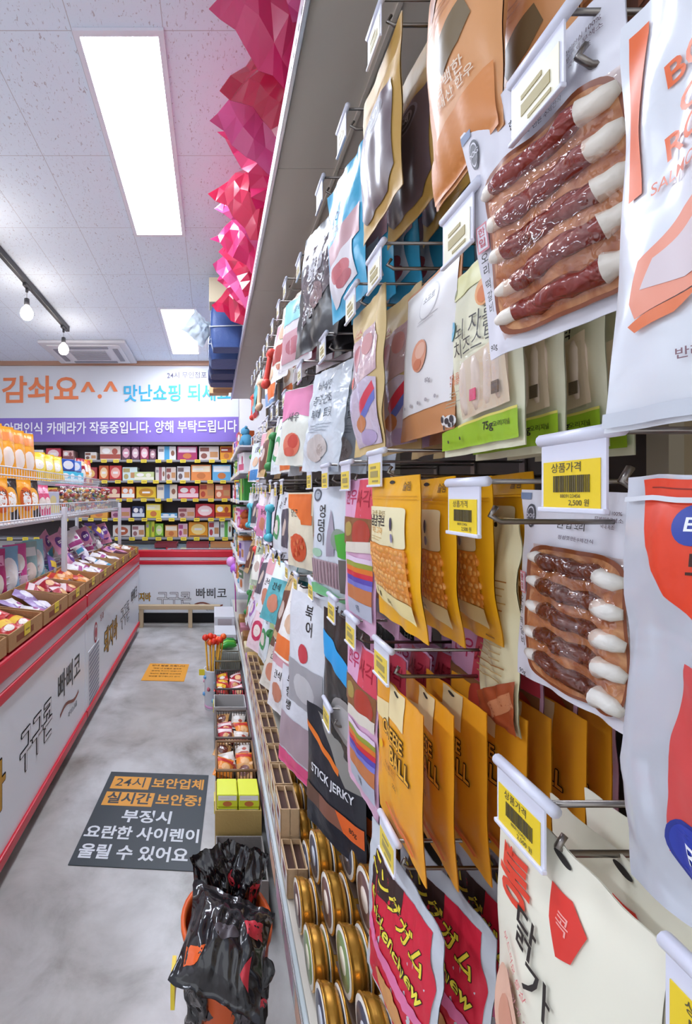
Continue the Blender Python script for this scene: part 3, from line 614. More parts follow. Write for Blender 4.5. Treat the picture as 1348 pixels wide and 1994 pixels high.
# --- duck-wrapped stick pouch (white card, amber tray, five sticks)
def stick_pouch(tone, ends, seed, jit):
    root = empty('stick_treat_pouch'); p = Pouch(.150, .235, .004, M('e6e4ec', .28, .12, 26), res=(26, 36), seed=seed, wob=.007, seal=.02, botseal=.02, sub=.006)
    p.rect(-.99, .015, -.8, .05, ink('7d8cab')); p.ell(-.78, .135, .1, .062, ink('54545c'), 24); p.ell(-.78, .135, .082, .05, ink('d8d6de'), 24); p.ell(-.78, .135, .07, .042, ink('5c5c64'), 24); p.text('DOG', -.78, .135, .007, ink('e2e0e8'), .02)
    p.text('한입 오리', .02, .165, .010, K, .01); p.text('정성껏 만든 수제간식', .1, .225, .005, ink('6a5a66'))
    for k, s in enumerate(('오리안심 100%', '무방부제 무색소', '국내 제조')): p.text(s, .62, .09+.03*k, .0052, ink('6d5a62'))
    p.rect(-.92, .43, -.73, .545, ink('e08f98')); p.rect(-.9, .438, -.75, .537, ink('e9e2ea')); p.text('한', -.825, .465, .0095, ink('cf5a68')); p.text('입', -.825, .51, .0095, ink('cf5a68'))
    for k, s in enumerate('오리떡갈비'): p.text(s, -.81+.01*k, .58+.052*k+(.012 if k > 1 else 0), .011, K, .015)
    p.text('90g', -.78, .965, .008, K)
    am = mottled('amber_tray_'+str(seed), 'a8653c', 'd39a6a', 55, .3, 3, .2); am2 = M('8a4a2c', .3)
    p.round_rect(-.66, .27, .97, .955, am2, 7); p.round_rect(-.60, .29, .94, .94, am, 7)
    p.mesh_o = bpy.data.objects.new('pouch_card', p.mesh('pouch_card')); COL.objects.link(p.mesh_o); p.mesh_o.parent = root
    q = random.Random(seed); me = M(tone, .22, .8, 60, coat=.6); en = M(ends, .4, .2, 60)
    for k in range(5):
        v = .355+.128*k; a = MB(); sl = jit[k]; n = 15; L0, L1 = -.60+q.uniform(-.04, .02), .95
        pts = []; rr = []
        for i in range(n+1):
            t = i/n; u = L0+(L1-L0)*t; c = p.P(u, v-sl*(t-.5), 0); rad = .0096+.0011*math.sin(i*1.9+k)+q.uniform(-.0005, .0005)
            if i in (0, n): rad = .0045
            elif i in (1, 2, n-1, n-2): rad = .0078
            pts.append((c[0], c[1]-.008, c[2]+.0012*math.sin(i*1.3+k))); rr.append(rad)
        a.tube(pts[2:n-1], rr[2:n-1], me, 12, True); a.tube(pts[:4], [r*.93 for r in rr[:4]], en, 12); a.tube(pts[n-3:], [r*1.13 for r in rr[n-3:]], en, 12); a.build('treat_stick', root)
    f = MB(); cl = clear('glossy_tray_film', .10, 'fff4ee', 1.0, 55, .08)
    f.grid(lambda a, b: (lambda c: (c[0], c[1]-.0185*min(1, 6*a*(1-a)+.0)*min(1, 6*b*(1-b))-.001+.0012*math.sin(b*58), c[2]))(p.P(-.655+1.61*a, .275+.675*b)), 20, 48, cl); f.build('tray_film', root)
    return root
s1 = stick_pouch('8a3228', 'efe6d8', 3, (.01, .03, .02, .04, .0))
hang(s1, .276, .398, 1.826, 13, -2, 'big white pouch of red brown wrapped sticks, upper one by the salmon bag', 1, pitch=7)
s2 = stick_pouch('6e3a2c', 'f2ede4', 5, (-.03, -.04, -.05, -.05, -.07))
hang(s2, .400, .500, 1.455, 4, 2, 'lower white pouch of dark brown wrapped sticks beside the silver bag', 1)
# --- BOWL CHEESE ROLL bag
p = Pouch(.175, .262, .014, M('e3e6ec', .25, .2, 22), res=(26, 34), seed=11, wob=.008, curl=-.01, sub=.006, seal=.08); OR = ink('ea6a30')
p.poly([(-.93, .05), (-.80, .05), (-.78, .46), (-.90, .46)], OR); 
for k, s in enumerate(('BOWL', 'CHEESE', 'ROLL')): p.text(s, (-.30, -.15, -.34)[k], .235+.083*k, .0205, OR, .03, .95, .14)
p.text('SALMON', -.46, .478, .010, ink('e07a5a'), .02)
p.poly([(-.75, .72), (-.7, .63), (-.4, .57), (0, .53), (.5, .52), (.6, .6), (.3, .68), (-.3, .73), (-.7, .76)], ink('ee9a80')); p.poly([(-.66, .70), (-.6, .64), (-.3, .6), (.1, .56), (.4, .56), (.4, .62), (.1, .67), (-.4, .71)], ink('dccdd0')); p.poly([(-.76, .77), (-.6, .755), (-.3, .735), (-.45, .775), (-.7, .79)], ink('e67a4a'))
p.text('반려견용 간식  70g', -.15, .865, .0065, ink('8a6a72')); p.rect(-.98, .955, .98, .99, ink('c8ccd4'))
p.hole()
m = p.mesh('cheese_roll_pouch'); hang(m, .268, .205, 1.752, 2, 0, 'white and orange salmon cheese roll pouch at the upper right edge', 2, .06, 'white salmon cheese roll pouch hanging behind the front one at the right edge', 'salmon cheese roll pouches')
# --- silver bag with red header and blue round logo
SV = M('d2d5dd', .22, .5, 16, metal=.3)
p = Pouch(.175, .258, .016, SV, res=(26, 34), seed=14, wob=.008, sub=.006, crump=.002, botseal=.08); RD = ink('e0401f')
p.poly([(-.88, .01), (.98, .01), (.98, .36), (.2, .36), (-.3, .33), (-.62, .27), (-.80, .17)], RD); p.lines(-.80, .03, .9, 1, 1, ink('8a2010'), .003); p.lines(-.74, .31, .9, 0, 1, ink('8a2010'), .003)
p.ell(-.45, .11, .12, .045, ink('2a3f9c'), 24); p.text('E', -.47, .11, .011, ink('eef0f6'), .03); p.text('도그', -.30, .20, .016, ink('3a1a14'), .03)
p.poly([(-.45, .40), (.95, .38), (.95, .86), (-.60, .84), (-.56, .62)], ink('d04a48')); p.ell(-.40, .81, .21, .075, ink('25348e'), 28); p.ell(-.40, .81, .185, .066, ink('2c3ea6'), 28); p.text('R', -.42, .81, .016, ink('eef0f6'), .02, 1, .1); p.rect(-.98, .05, .98, .062, ink('d4d6dc'))
m = p.mesh('silver_pouch'); hang(m, .272, .208, 1.462, 2, 0, 'silver foil pouch with red header and blue round badge at the right edge', 2, .06, 'silver foil pouch behind the front one at the right edge', 'silver foil pouches')
# --- cheese stick pouch
CR = M('e9e6c8', .3, .12, 24)
def cheese_pouch():
    root = empty('cheese_stick_pouch'); p = Pouch(.166, .240, .010, CR, res=(24, 34), seed=8, wob=.005, sub=.006)
    p.rect(-.97, .005, .97, .135, ink('e0dc9c')); p.ell(-.62, .09, .07, .03, ink('8a8a5a'), 14); p.ell(-.66, .30, .16, .055, ink('7cc8e6'), 20); p.text('NEW', -.66, .30, .008, ink('e8f2f6'), .02)
    p.ell(.28, .20, .19, .075, ink('eea86a'), 20); p.ell(.26, .215, .12, .045, ink('e07a34'), 16)
    p.text('뇌 자를', .06, .345, .029, K, .0, .95); p.text('치즈스틱', .06, .445, .027, K, .0, .9)
    p.text('치즈가 듬뿍', -.52, .57, .009, ink('e0774a'), .02); p.text('맛있는 영양간식', -.52, .60, .008, ink('e0774a'), .02)
    p.lines(-.78, .65, -.3, 5, .018, ink('b8b094'), .004)
    p.poly([(-.97, .86), (-.4, .845), (.97, .82), (.97, .965), (-.97, .965)], ink('9cc22c')); p.poly([(-.4, .845), (.97, .82), (.97, .832), (-.4, .857)], ink('eadc70'))
    p.text('75g', .42, .885, .013, K, .03); p.text('오리지널', .68, .885, .007, ink('4a5a1a'))
    for (u, v, a, b) in ((-.62, .805, .2, .035), (-.82, .79, .09, .03)): p.ell(u, v, a, b, ink('ece8e4'), 14)
    for (u, v, a, b) in ((-.7, .80, .07, .018), (-.55, .795, .06, .022), (-.84, .785, .05, .02), (-.62, .825, .04, .014), (-.78, .835, .03, .016), (-.5, .83, .025, .018), (-.7, .92, .02, .01), (-.3, .915, .03, .01)): p.ell(u, v, a, b, ink('3a3338'), 10)
    p.poly([(-.12, .55), (.90, .47), (.92, .80), (-.1, .83)], ink('e3cdb0'))
    o = bpy.data.objects.new('pouch_body', p.mesh('pouch_body')); COL.objects.link(o); o.parent = root
    for k in range(4):
        u = .02+.235*k; a = MB(); pts = [p.P(u+.02*math.sin(j), .54+.265*j/6-.012*k) for j in range(7)]
        a.tube([(x, y-.004, z) for x, y, z in pts], [.006, .0085, .0085, .0088, .0085, .0085, .006], M('ecd6c4', .4), 10)
        if k in (1, 3): x, y, z = p.P(u, .72); a.box(x-.006, x+.006, y-.0135, y-.0125, z-.007, z+.007, ink('e2567c' if k == 1 else '6a5a4a'))
        a.build('cheese_stick', root)
    f = MB(); f.grid(lambda a, b: (lambda c: (c[0], c[1]-.014, c[2]))(p.P(-.12+1.03*a, .52+.30*b)), 12, 14, clear('clear_film', .10)); f.build('window_film', root)
    return root
hang(cheese_pouch(), .332, .562, 1.744, 0, 0, 'cream cheese stick pouch with green bottom band, front one below a glare-paled tag', 4, .042, 'cream and green cheese stick pouch, # on its hook behind the front one', 'cream cheese stick pouches')
# --- yellow bean pouch
YB = M('eeae1e', .28, .15, 24)
def bean_pouch():
    root = empty('cheese_bean_pouch'); p = Pouch(.172, .226, .012, YB, res=(24, 30), seed=21, wob=.004, curl=.012, sub=.006, botseal=.1); WB = ink('efe4b8')
    p.hole(); p.text('슬림', .62, .07, .014, ink('6a4a1a'), .02); p.rect(-.95, .125, .95, .131, ink('d89a18')); p.rect(-.95, .145, .95, .15, ink('d89a18'))
    p.round_rect(-.95, .20, .70, .46, WB, 14); p.text('고소한 큐브치즈', -.38, .25, .010, ink('a0823a')); p.text('냠냠큐브', -.42, .305, .020, K, .03); p.text('치즈 고구마', -.42, .37, .012, ink('e0a030'), .02); p.lines(-.8, .41, -.1, 2, .02, ink('c8a860'), .005)
    p.ell(.28, .31, .05, .045, ink('3a3550'), 12); p.ell(.30, .40, .06, .03, ink('8a86a8'), 12)
    p.poly([(-.95, .46), (.70, .46), (.74, .80), (-.92, .74)], ink('e9963a'))
    p.poly([(-.92, .745), (.74, .805), (.75, .92), (-.9, .84)], ink('f0dc9c')); p.text('80g', -.1, .84, .010, ink('a08a4a')); p.ell(-.72, .80, .035, .02, ink('6a6a3a'), 10); p.ell(-.5, .815, .035, .022, ink('4a4a2a'), 10)
    o = bpy.data.objects.new('pouch_body', p.mesh('pouch_body')); COL.objects.link(o); o.parent = root
    a = MB(); q = random.Random(2); bc = [M('efa850', .45), M('e8963c', .45), M('f2b566', .45)]
    for i in range(12):
        for j in range(9):
            u, v = -.9+1.57*(i+.5*(j % 2)+.25)/12+q.uniform(-.03, .03), .475+.275*(j+.5)/9+q.uniform(-.006, .006)+.045*(i/12)*(j/9)
            x, y, z = p.P(u, v); a.ball((x, y-.0005, z), (q.uniform(.0058, .0075), .0055, q.uniform(.0052, .0066)), bc[(i*3+j) % 3], 2)
    c = a.build('contents', root); c['kind'] = 'stuff'
    f = MB(); f.grid(lambda a, b: (lambda c: (c[0], c[1]-.0075, c[2]))(p.P(-.93+1.63*a, .465+(.275+.06*a)*b)), 12, 14, clear('clear_film', .10)); f.build('window_film', root)
    return root
hang(bean_pouch(), .272, .682, 1.478, 0, 0, 'front yellow pouch of orange cheese beans with a clear window', 4, .051, 'yellow cheese bean pouch, # on its hook behind the front one', 'yellow cheese bean pouches', pitch=0)
# --- orange cheese ball pouch
p = Pouch(.164, .226, .0055, M('f0a428', .3, .15, 22), res=(22, 30), seed=25, wob=.003, curl=.004, sub=.006); 
p.rect(-.3, .005, .35, .23, ink('eed9a4')); p.poly([(-.95, .19), (-.3, .14), (-.3, .30), (-.95, .30)], ink('efd9a0')); p.hole()
for k, (s, u, z) in enumerate((('CHEESE', -.12, .027), ('BALL', .22, .033))): p.text(s, u, .33+.13*k, z, ink('f2b03a'), .04, .86, 0, outline=(ink('2a1a10'), .05))
p.ell(-.62, .47, .09, .03, ink('f0b81c'), 10); p.text('치즈볼 간식', -.15, .555, .0085, ink('9a5a2a')); p.text('강아지가 좋아하는', -.2, .59, .006, ink('b87a3a')); p.text('250g', .05, .64, .008, K)
p.poly([(-.5, .86), (-.42, .84), (.7, .905), (.62, .925)], ink('e8672a')); p.poly([(-.3, .84), (-.24, .83), (.8, .89), (.74, .9)], ink('ea7a2c'))
hang(p.mesh('cheese_ball_pouch'), .275, .672, 1.162, 0, 0, 'front orange cheese ball pouch with outlined black lettering', 7, .042, 'orange cheese ball pouch, # in its row behind the front one', 'orange cheese ball pouches')
# --- chicken breast pouch
p = Pouch(.165, .275, .016, M('eeead6', .3, .12, 22), res=(22, 32), seed=28, wob=.004, sub=.006); p.hole()
p.poly([(-.05, .11), (.22, .10), (.40, .15), (.30, .25), (.14, .275), (.0, .20)], ink('dc3a30')); p.text('콕', .17, .18, .015, ink('f0a8a0'), .01)
p.text('통', -.56, .24, .048, ink('e2462f'), .05); p.ell(-.72, .16, .02, .018, ink('e2462f'), 8); p.ell(-.58, .15, .02, .018, ink('e2462f'), 8)
for k, s in enumerate('닭가슴살'): p.text(s, -.30+.235*k, .345+.105*k, .034, K, .02)
p.text('부드러운 통살', -.42, .47, .008, ink('d86a6a'), .01, 1, -.5); p.text('촉촉하게 익힌', -.3, .56, .008, ink('b07a7a'), .01, 1, -.5); p.ell(-.55, .68, .3, .16, ink('e6b9a0'), 20); p.ell(-.5, .7, .2, .1, ink('d89a80'), 16); p.text('100g', .2, .88, .01, K)
hang(p.mesh('chicken_breast_pouch'), .278, .358, 1.172, 0, 0, 'front cream chicken breast pouch with red and black writing at the lower right', 5, .045, 'cream chicken breast pouch, # on its hook behind the front one', 'cream chicken breast pouches')
# --- back-turned cream pouch between
p = Pouch(.082, .285, .010, M('e9dfb4', .3, .12, 24), res=(20, 30), seed=33, wob=.005, sub=.008)
for k in range(15): p.rect(-.8, .30+.034*k, .55-.2*(k % 3)*.3, .306+.034*k, ink('c7a86a' if k % 4 else 'b07a3a'))
p.rect(-.8, .06, -.3, .13, ink('d9cba0')); p.poly([(-.99, .90), (.99, .74), (.99, .995), (-.99, .995)], ink('a8502c')); p.poly([(-.4, .93), (.8, .80), (.99, .86), (-.2, .99)], ink('d08a60')); p.hole()
hang(p.mesh('cream_pouch'), .397, .625, 1.420, 0, 0, 'cream pouch with rows of small print, left of the lower brown stick pouch', 1)
# --- kraft window pouches (top row)
p = Pouch(.172, .262, .020, M('c39a4c', .5, .2, 26), res=(22, 30), seed=36, wob=.004, sub=.008, seal=.14, peak=.5); DW = M('6b595c', .3, .15, 14)
p.lines(-.6, .17, .5, 3, .022, ink('8a6a2e'), .006); p.poly([(-.85, .45), (-.6, .36), (.1, .30), (.75, .30), (.85, .4), (.85, .84), (.5, .93), (-.6, .93), (-.85, .85)], DW); p.ell(.15, .40, .40, .085, ink('8a8088'), 24); p.ell(.15, .40, .35, .072, ink('4a3c40'), 24); p.ell(.15, .40, .27, .05, ink('8f858c'), 20); p.ell(.15, .40, .22, .038, ink('453a3e'), 20); p.text('수제', .15, .40, .016, ink('cfc8cc'), .02)
hang(p.mesh('kraft_pouch'), .285, .765, 2.18, 0, 0, 'front kraft paper pouch with dark oval window in the top row', 4, .052, 'kraft paper window pouch, # behind the front one in the top row', 'kraft window pouches')
# --- peach orange pouch (top row)
p = Pouch(.130, .330, .030, M('dfa06a', .35, .15, 20), res=(20, 30), seed=38, wob=.003, sub=.008, botseal=.03)
p.poly([(-.5, .25), (.2, .16), (.5, .3), (.1, .42), (-.4, .44)], ink('c9a08a')); p.poly([(-.1, .62), (.3, .56), (.6, .54), (.7, .61), (.5, .66), (.1, .70)], ink('7d6a4c')); p.text('담백한', .2, .725, .016, ink('eed9c0'), .02); p.text('국내산 한우', .2, .77, .013, ink('eed9c0'), .02); p.lines(-.4, .47, .5, 2, .025, ink('b97e52'), .006); p.poly([(-.95, .86), (.95, .80), (.95, .99), (-.95, .99)], ink('d98a48'))
hang(p.mesh('peach_pouch'), .272, .485, 2.125, 0, 0, 'tall peach orange pouch in the top row beside the kraft pouches', 3, .075, 'peach orange pouch, # behind the front one in the top row', 'peach orange pouches')
p = Pouch(.16, .27, .014, M('5d3a30', .35, .2, 24), res=(14, 20), seed=39, sub=.012); p.rect(-.7, .3, .7, .6, ink('8a5a44')); p.ell(0, .75, .5, .1, ink('a8785a')); hang(p.mesh('brown_pouch'), .40, .36, 2.06, 0, 0, 'dark brown pouch half hidden above the white stick pouch', 3, .06, 'dark brown pouch, # behind the front one above the stick pouch', 'dark brown pouches')
# --- sky blue pouch (top row)
p = Pouch(.175, .292, .014, M('47b0d8', .28, .15, 24), res=(20, 28), seed=41, wob=.006, curl=.01, sub=.010); p.text('연어', -.3, .30, .030, ink('1d4a78'), .03); p.text('트릿', -.2, .42, .026, ink('1d4a78'), .03)
p.poly([(-.6, .48), (.9, .38), (.9, .58), (-.5, .66)], ink('c99ba0')); p.poly([(-.8, .66), (.6, .56), (.7, .84), (-.7, .92)], ink('e2dde2')); p.ell(-.05, .72, .5, .07, ink('c9616a'), 18); p.ell(.1, .79, .4, .05, ink('b85560'), 18)
hang(p.mesh('sky_blue_pouch'), .278, .955, 2.135, 8, 0, 'front sky blue pouch with dark blue lettering in the top row', 6, .05, 'sky blue pouch, # behind the front one in the top row', 'sky blue pouches')
# --- paper box pouch with white card
p = Pouch(.172, .245, .016, M('c98a58', .5, .15, 20), res=(20, 28), seed=43, wob=.002, sub=.008, curl=-.012); p.rect(-.94, .02, .94, .84, ink('e7e3e2')); p.ell(.1, .17, .35, .11, ink('c9c4c6'), 24); p.ell(.1, .17, .32, .10, ink('e7e3e2'), 24); p.text('소프트', .1, .15, .013, ink('6a6266')); p.lines(-.2, .27, .5, 2, .02, ink('bdb7ba'), .004); p.ell(.02, .50, .26, .10, ink('e09a7c'), 18); p.ell(.06, .47, .17, .05, ink('e8b49c'), 14); p.ell(-.02, .55, .14, .035, ink('d07a58'), 12)
for k in range(5): p.ell(-.6+.3*k, .79, .04, .012, ink('a9a2a6'), 8)
p.text('80g', .4, .68, .009, ink('8a8286'))
hang(p.mesh('card_pouch'), .335, .69, 1.785, 0, 0, 'tan paper pouch with a white card front and small orange picture', 3, .05, 'tan paper pouch with white card, # behind the front one', 'tan card pouches')
# --- kraft clear-window mixed snack pouch (second row)
p = Pouch(.160, .275, .015, M('d2b67c', .5, .2, 24), res=(20, 30), seed=45, wob=.006, sub=.008)
p.poly([(-.7, .25), (.55, .18), (.85, .3), (.85, .5), (-.6, .56)], M('c9a9b0', .2, .3, 40, coat=.3)); p.ell(-.15, .36, .22, .09, ink('b4626a'), 14); p.ell(.3, .3, .2, .07, ink('c98a8a'), 14); p.text('믹스', -.35, .19, .022, ink('b8502e'), .03); p.ell(-.5, .50, .14, .04, ink('dc4a30'), 14)
p.poly([(-.7, .58), (.5, .52), (.85, .55), (.85, .95), (-.65, .95)], M('cfc0d2', .2, .3, 40, coat=.3)); p.poly([(-.1, .70), (.7, .56), (.8, .62), (0, .76)], ink('d83a50')); p.poly([(0, .76), (.8, .62), (.8, .68), (.1, .80)], ink('6a74c0')); p.ell(.0, .80, .3, .06, ink('c98052'), 14); p.ell(.3, .9, .35, .05, ink('b9a4c8'), 14)
hang(p.mesh('mixed_treat_pouch'), .282, .82, 1.80, 0, 0, 'front kraft pouch with clear window of pink treats in the second row', 4, .052, 'kraft treat pouch, # behind the pink windowed one in the second row', 'kraft mixed treat pouches')
# --- pink rainbow pouches (third and fourth rows)
p = Pouch(.150, .285, .012, M('e3b4d0', .28, .15, 24), res=(18, 30), seed=47, wob=.004, sub=.009); p.rect(-.97, .01, .97, .26, ink('e0a6c6')); p.rect(.02, .01, .97, .26, ink('d94a5c')); p.text('한우', -.4, .13, .032, ink('c22a5a'), .02); p.text('사각', .45, .14, .034, ink('a81c34'), .02); p.rect(-.97, .26, .97, .45, ink('8a5a34')); p.ell(.4, .36, .5, .09, ink('b0402e'), 16); p.ell(-.4, .34, .3, .05, ink('a8904a'), 14)
p.poly([(-.4, .43), (.97, .40), (.97, .47), (-.4, .50)], ink('ddd3c4'))
for k, c in enumerate(('e6cfe4', '9aa03c', 'e07a2a', 'd22f3e', '5a4aa8', '7a7ac8', 'c77a4a')): p.rect(-.35, .515+.032*k, .97, .547+.032*k+(.06 if k == 6 else 0), ink(c))
p.rect(-.35, .80, .97, .90, ink('b9bccb')); p.text('9종', .3, .85, .014, ink('5a6074'))
mr = p.mesh('rainbow_pouch')
hang(mr, .280, .862, 1.482, 3, 0, 'front pink pouch with rainbow stripes in the third row', 5, .048, 'pink rainbow striped pouch, # in the third row behind the front one', 'pink rainbow pouches, third row')
hang(mr, .280, .848, 1.172, 3, 0, 'front pink pouch with rainbow stripes in the fourth row', 6, .048, 'pink rainbow striped pouch, # in the fourth row behind the front one', 'pink rainbow pouches, fourth row')
# pale pink pouches deep between the beans and the cheese balls
hang(mr, .41, .70, 1.245, 0, 0, 'pink pouch showing between the bean and cheese ball pouches', 4, .05, 'pink pouch, # deeper between the bean and cheese ball pouches', 'pink pouches deep in the shelving')
# --- chew pouches (fifth row)
p = Pouch(.205, .27, .022, M('c9cdd4', .2, .4, 20), res=(20, 28), seed=49, wob=.005, sub=.008, crump=.003); p.poly([(-.75, .12), (.75, .06), (.93, .3), (.93, .98), (-.75, .98)], ink('d4233c')); p.poly([(-.75, .12), (.1, .085), (.2, .2), (-.75, .34)], ink('3a2420')); p.text('ニングガム', 0, .22, .033, ink('f0d840'), .03, 1, -.2, outline=(ink('2a1c1a'), .035)); p.text('Chickenchew', .02, .40, .030, ink('f0e04a'), .03, .95, -.15, outline=(ink('2a1c1a'), .035)); p.rect(-.75, .52, .9, .60, ink('e87aa8')); p.ell(.1, .78, .5, .13, ink('e0a060'), 18)
hang(p.mesh('chew_pouch'), .285, .675, .892, 6, 4, 'front red and silver chew pouch with yellow lettering at the bottom', 5, .06, 'red chew pouch, # behind the front one at the bottom', 'red chew pouches')
# --- white pouch with green leaf (third row)
p = Pouch(.185, .275, .013, M('dbe0e8', .26, .15, 24), res=(18, 28), seed=51, wob=.005, sub=.010); p.ell(-.72, .075, .2, .06, ink('565c68'), 16); p.ell(-.72, .075, .14, .04, ink('a8b0ba'), 12); p.text('엉', -.30, .23, .036, K, .01); p.text('덩', -.34, .36, .036, K, .01); p.text('이', -.36, .48, .034, K, .01); p.poly([(.1, .2), (.4, .4), (.3, .6), (-.05, .62), (.0, .4)], ink('a39aa8')); p.ell(.55, .46, .35, .10, ink('8a9a8a'), 14); p.poly([(.4, .42), (.95, .38), (.97, .62), (.5, .60)], ink('4fae3a')); p.ell(-.55, .60, .25, .04, ink('a9cdb0'), 14); p.rect(-.9, .66, .6, .88, ink('b49aa0'))
for k in range(9): p.rect(-.85+.16*k, .67, -.79+.16*k, .87, ink('987c84'))
p.rect(.6, .62, .97, .9, ink('6a625c')); p.poly([(-.95, .90), (-.6, .88), (.7, .95), (.9, .985), (-.9, .985)], ink('7cc48a'))
hang(p.mesh('green_leaf_pouch'), .290, 1.10, 1.472, 17, 0, 'white pouch with black writing and green leaf in the third row', 3, .06, 'white and green leaf pouch, # behind the front one', 'white green leaf pouches')
# --- grey-white script pouch (second row), pink shrimp pouch, orange cream pouch, stick jerky, blue band
p = Pouch(.195, .262, .012, M('d5dbe2', .2, .4, 26), res=(18, 28), seed=53, wob=.006, sub=.010, crump=.004)
for k, s in enumerate(('바삭한', '동결건조', '북어 트릿')): p.text(s, -.15+.05*k, .17+.14*k, .028, ink('5a626c'), .01)
p.lines(-.7, .55, .6, 3, .03, ink('9aa2ac'), .008); p.ell(-.1, .78, .55, .13, ink('c9bdb8'), 18); p.ell(.1, .8, .2, .06, ink('a89890'), 12)
hang(p.mesh('grey_white_pouch'), .300, 1.13, 1.770, 14, 3, 'grey white pouch with rows of script in the second row', 3, .06, 'grey white pouch, # behind the front one in the second row', 'grey white pouches', pitch=-7)
p = Pouch(.19, .255, .014, M('e6e6da', .26, .2, 24), res=(16, 24), seed=55, wob=.005, sub=.012); p.rect(-.98, .01, .98, .30, ink('dc7aa6')); p.poly([(-.98, .29), (.98, .29), (.98, .42), (.2, .36), (-.98, .44)], ink('dc7aa6')); p.text('새우', 0, .40, .032, ink('4a3a44'), .02); p.ell(0, .74, .5, .15, ink('e27a60'), 16); p.ell(.1, .7, .3, .09, ink('cf4636'), 14); p.ell(-.1, .83, .3, .06, ink('d8604a'), 14)
m_shr = p.mesh('shrimp_pouch'); hang(m_shr, .288, 1.46, 1.80, 24, 4, 'pink and white shrimp treat pouch in the second row', 2, .07, 'pink and white shrimp pouch behind the front one, second row', 'pink shrimp pouches', pitch=-7)
p = Pouch(.16, .25, .012, M('eadfc4', .26, .2, 24), res=(16, 24), seed=57, wob=.004, sub=.012); p.poly([(-.9, .02), (.9, .02), (.9, .30), (.2, .36), (-.2, .26), (-.9, .2)], ink('ea7430')); p.text('당근', -.3, .28, .028, K, .02); p.poly([(.2, .28), (.97, .3), (.97, .42), (.3, .42)], ink('ea7430')); p.ell(0, .73, .66, .19, ink('d85c36'), 16)
for k in range(12): p.ell(-.4+.07*k+.2*((k*5) % 3-1)*.6, .62+.022*((k*7) % 11), .09, .03, ink(('e07a4a', 'c84a2a')[k % 2]), 8)
m_car = p.mesh('carrot_pouch'); hang(m_car, .290, 1.50, 1.46, 20, 0, 'orange and cream pouch with a round window of red crumbs, third row', 2, .07, 'orange and cream pouch behind the front one, third row', 'orange cream pouches')
p = Pouch(.215, .325, .014, M('35322f', .26, .25, 24), res=(18, 28), seed=59, wob=.005, sub=.010); p.text('밤', .3, .12, .03, ink('8a8480'), .02); p.poly([(-.98, .16), (.2, .3), (.98, .46), (.98, .62), (.3, .46), (-.98, .34)], ink('2f9fe0')); p.ell(.1, .72, .6, .16, ink('9a9490'), 18); p.ell(.1, .72, .45, .11, ink('b4b0ae'), 16)
hang(p.mesh('blue_band_pouch'), .305, 1.03, 1.172, 14, 0, 'black pouch with a bright blue diagonal band in the fourth row', 3, .06, 'black and blue pouch, # behind the front one, fourth row', 'black blue band pouches')
p = Pouch(.185, .33, .012, M('e2e4ea', .26, .25, 24), res=(16, 26), seed=60, wob=.005, sub=.010); p.text('북', .2, .15, .042, K, .02); p.text('어', .3, .28, .042, K, .02); p.ell(.0, .5, .3, .08, ink('c9444e'), 14); p.rect(-.98, .60, .98, .98, ink('a9a6aa')); p.ell(0, .8, .6, .12, ink('c9c6c8'), 14)
hang(p.mesh('white_black_pouch'), .268, 1.27, 1.172, 20, 0, 'white and grey pouch left of the black and blue pouch', 2, .07, 'white and grey pouch behind the front one, fourth row', 'white grey pouches', pitch=-2)
p = Pouch(.215, .305, .013, M('2b2c33', .28, .2, 24), res=(20, 28), seed=61, wob=.004, sub=.009); p.poly([(-.6, .03), (.1, .05), (.95, .1), (.95, .42), (.5, .44), (-.2, .16)], ink('8f8c86')); p.poly([(-.98, .20), (-.98, .15), (.3, .34), (.3, .39)], ink('e5782a')); p.text('STICK JERKY', .0, .50, .030, ink('e6e6ea'), .03, .95); p.rect(-.98, .66, .98, .80, ink('8a5a48')); p.rect(-.98, .66, -.4, .80, ink('6a4a3a')); p.poly([(.2, .66), (.98, .66), (.98, .80), (.4, .80)], ink('e8682a')); p.text('80g', .7, .73, .016, K, .02)
hang(p.mesh('stick_jerky_pouch'), .292, 1.085, .915, 24, 0, 'dark stick jerky pouch with white lettering in the fifth row', 3, .055, 'dark stick jerky pouch, # behind the front one', 'dark stick jerky pouches')
p = Pouch(.20, .33, .012, M('dfdfe6', .26, .25, 24), res=(16, 26), seed=62, wob=.005, sub=.010); p.text('무', -.4, .12, .036, K, .02); p.text('항', -.4, .24, .036, K, .02); p.text('생', -.4, .36, .036, K, .02); p.rect(-.9, .46, .9, .82, ink('b09aa2')); p.poly([(-.98, .84), (.98, .84), (.98, .99), (-.98, .99)], ink('ea5a8c')); p.ell(.5, .2, .3, .1, ink('8a8892'), 12)
m_pb = p.mesh('pink_base_pouch'); hang(m_pb, .285, 1.50, .86, 22, 0, 'white pouch with hot pink bottom band in the fifth row', 2, .06, 'white and hot pink pouch behind the front one, fifth row', 'white hot pink pouches', pitch=-3)
p = Pouch(.20, .33, .014, M('2a272a', .28, .25, 14), res=(16, 26), seed=63, wob=.006, sub=.012, crump=.004); p.poly([(-.7, .2), (.6, .14), (.7, .6), (-.6, .8)], M('6a5c60', .2, .2, 20, coat=.3)); p.ell(-.1, .35, .4, .12, ink('b9b4ba'), 14); p.ell(.1, .6, .3, .1, ink('8a6a6a'), 14)
hang(p.mesh('black_gloss_pouch'), .285, 1.15, 2.150, 18, 0, 'glossy black pouch in the top row beyond the sky blue ones', 4, .055, 'glossy black pouch, # behind the front one in the top row', 'glossy black pouches', pitch=-5)
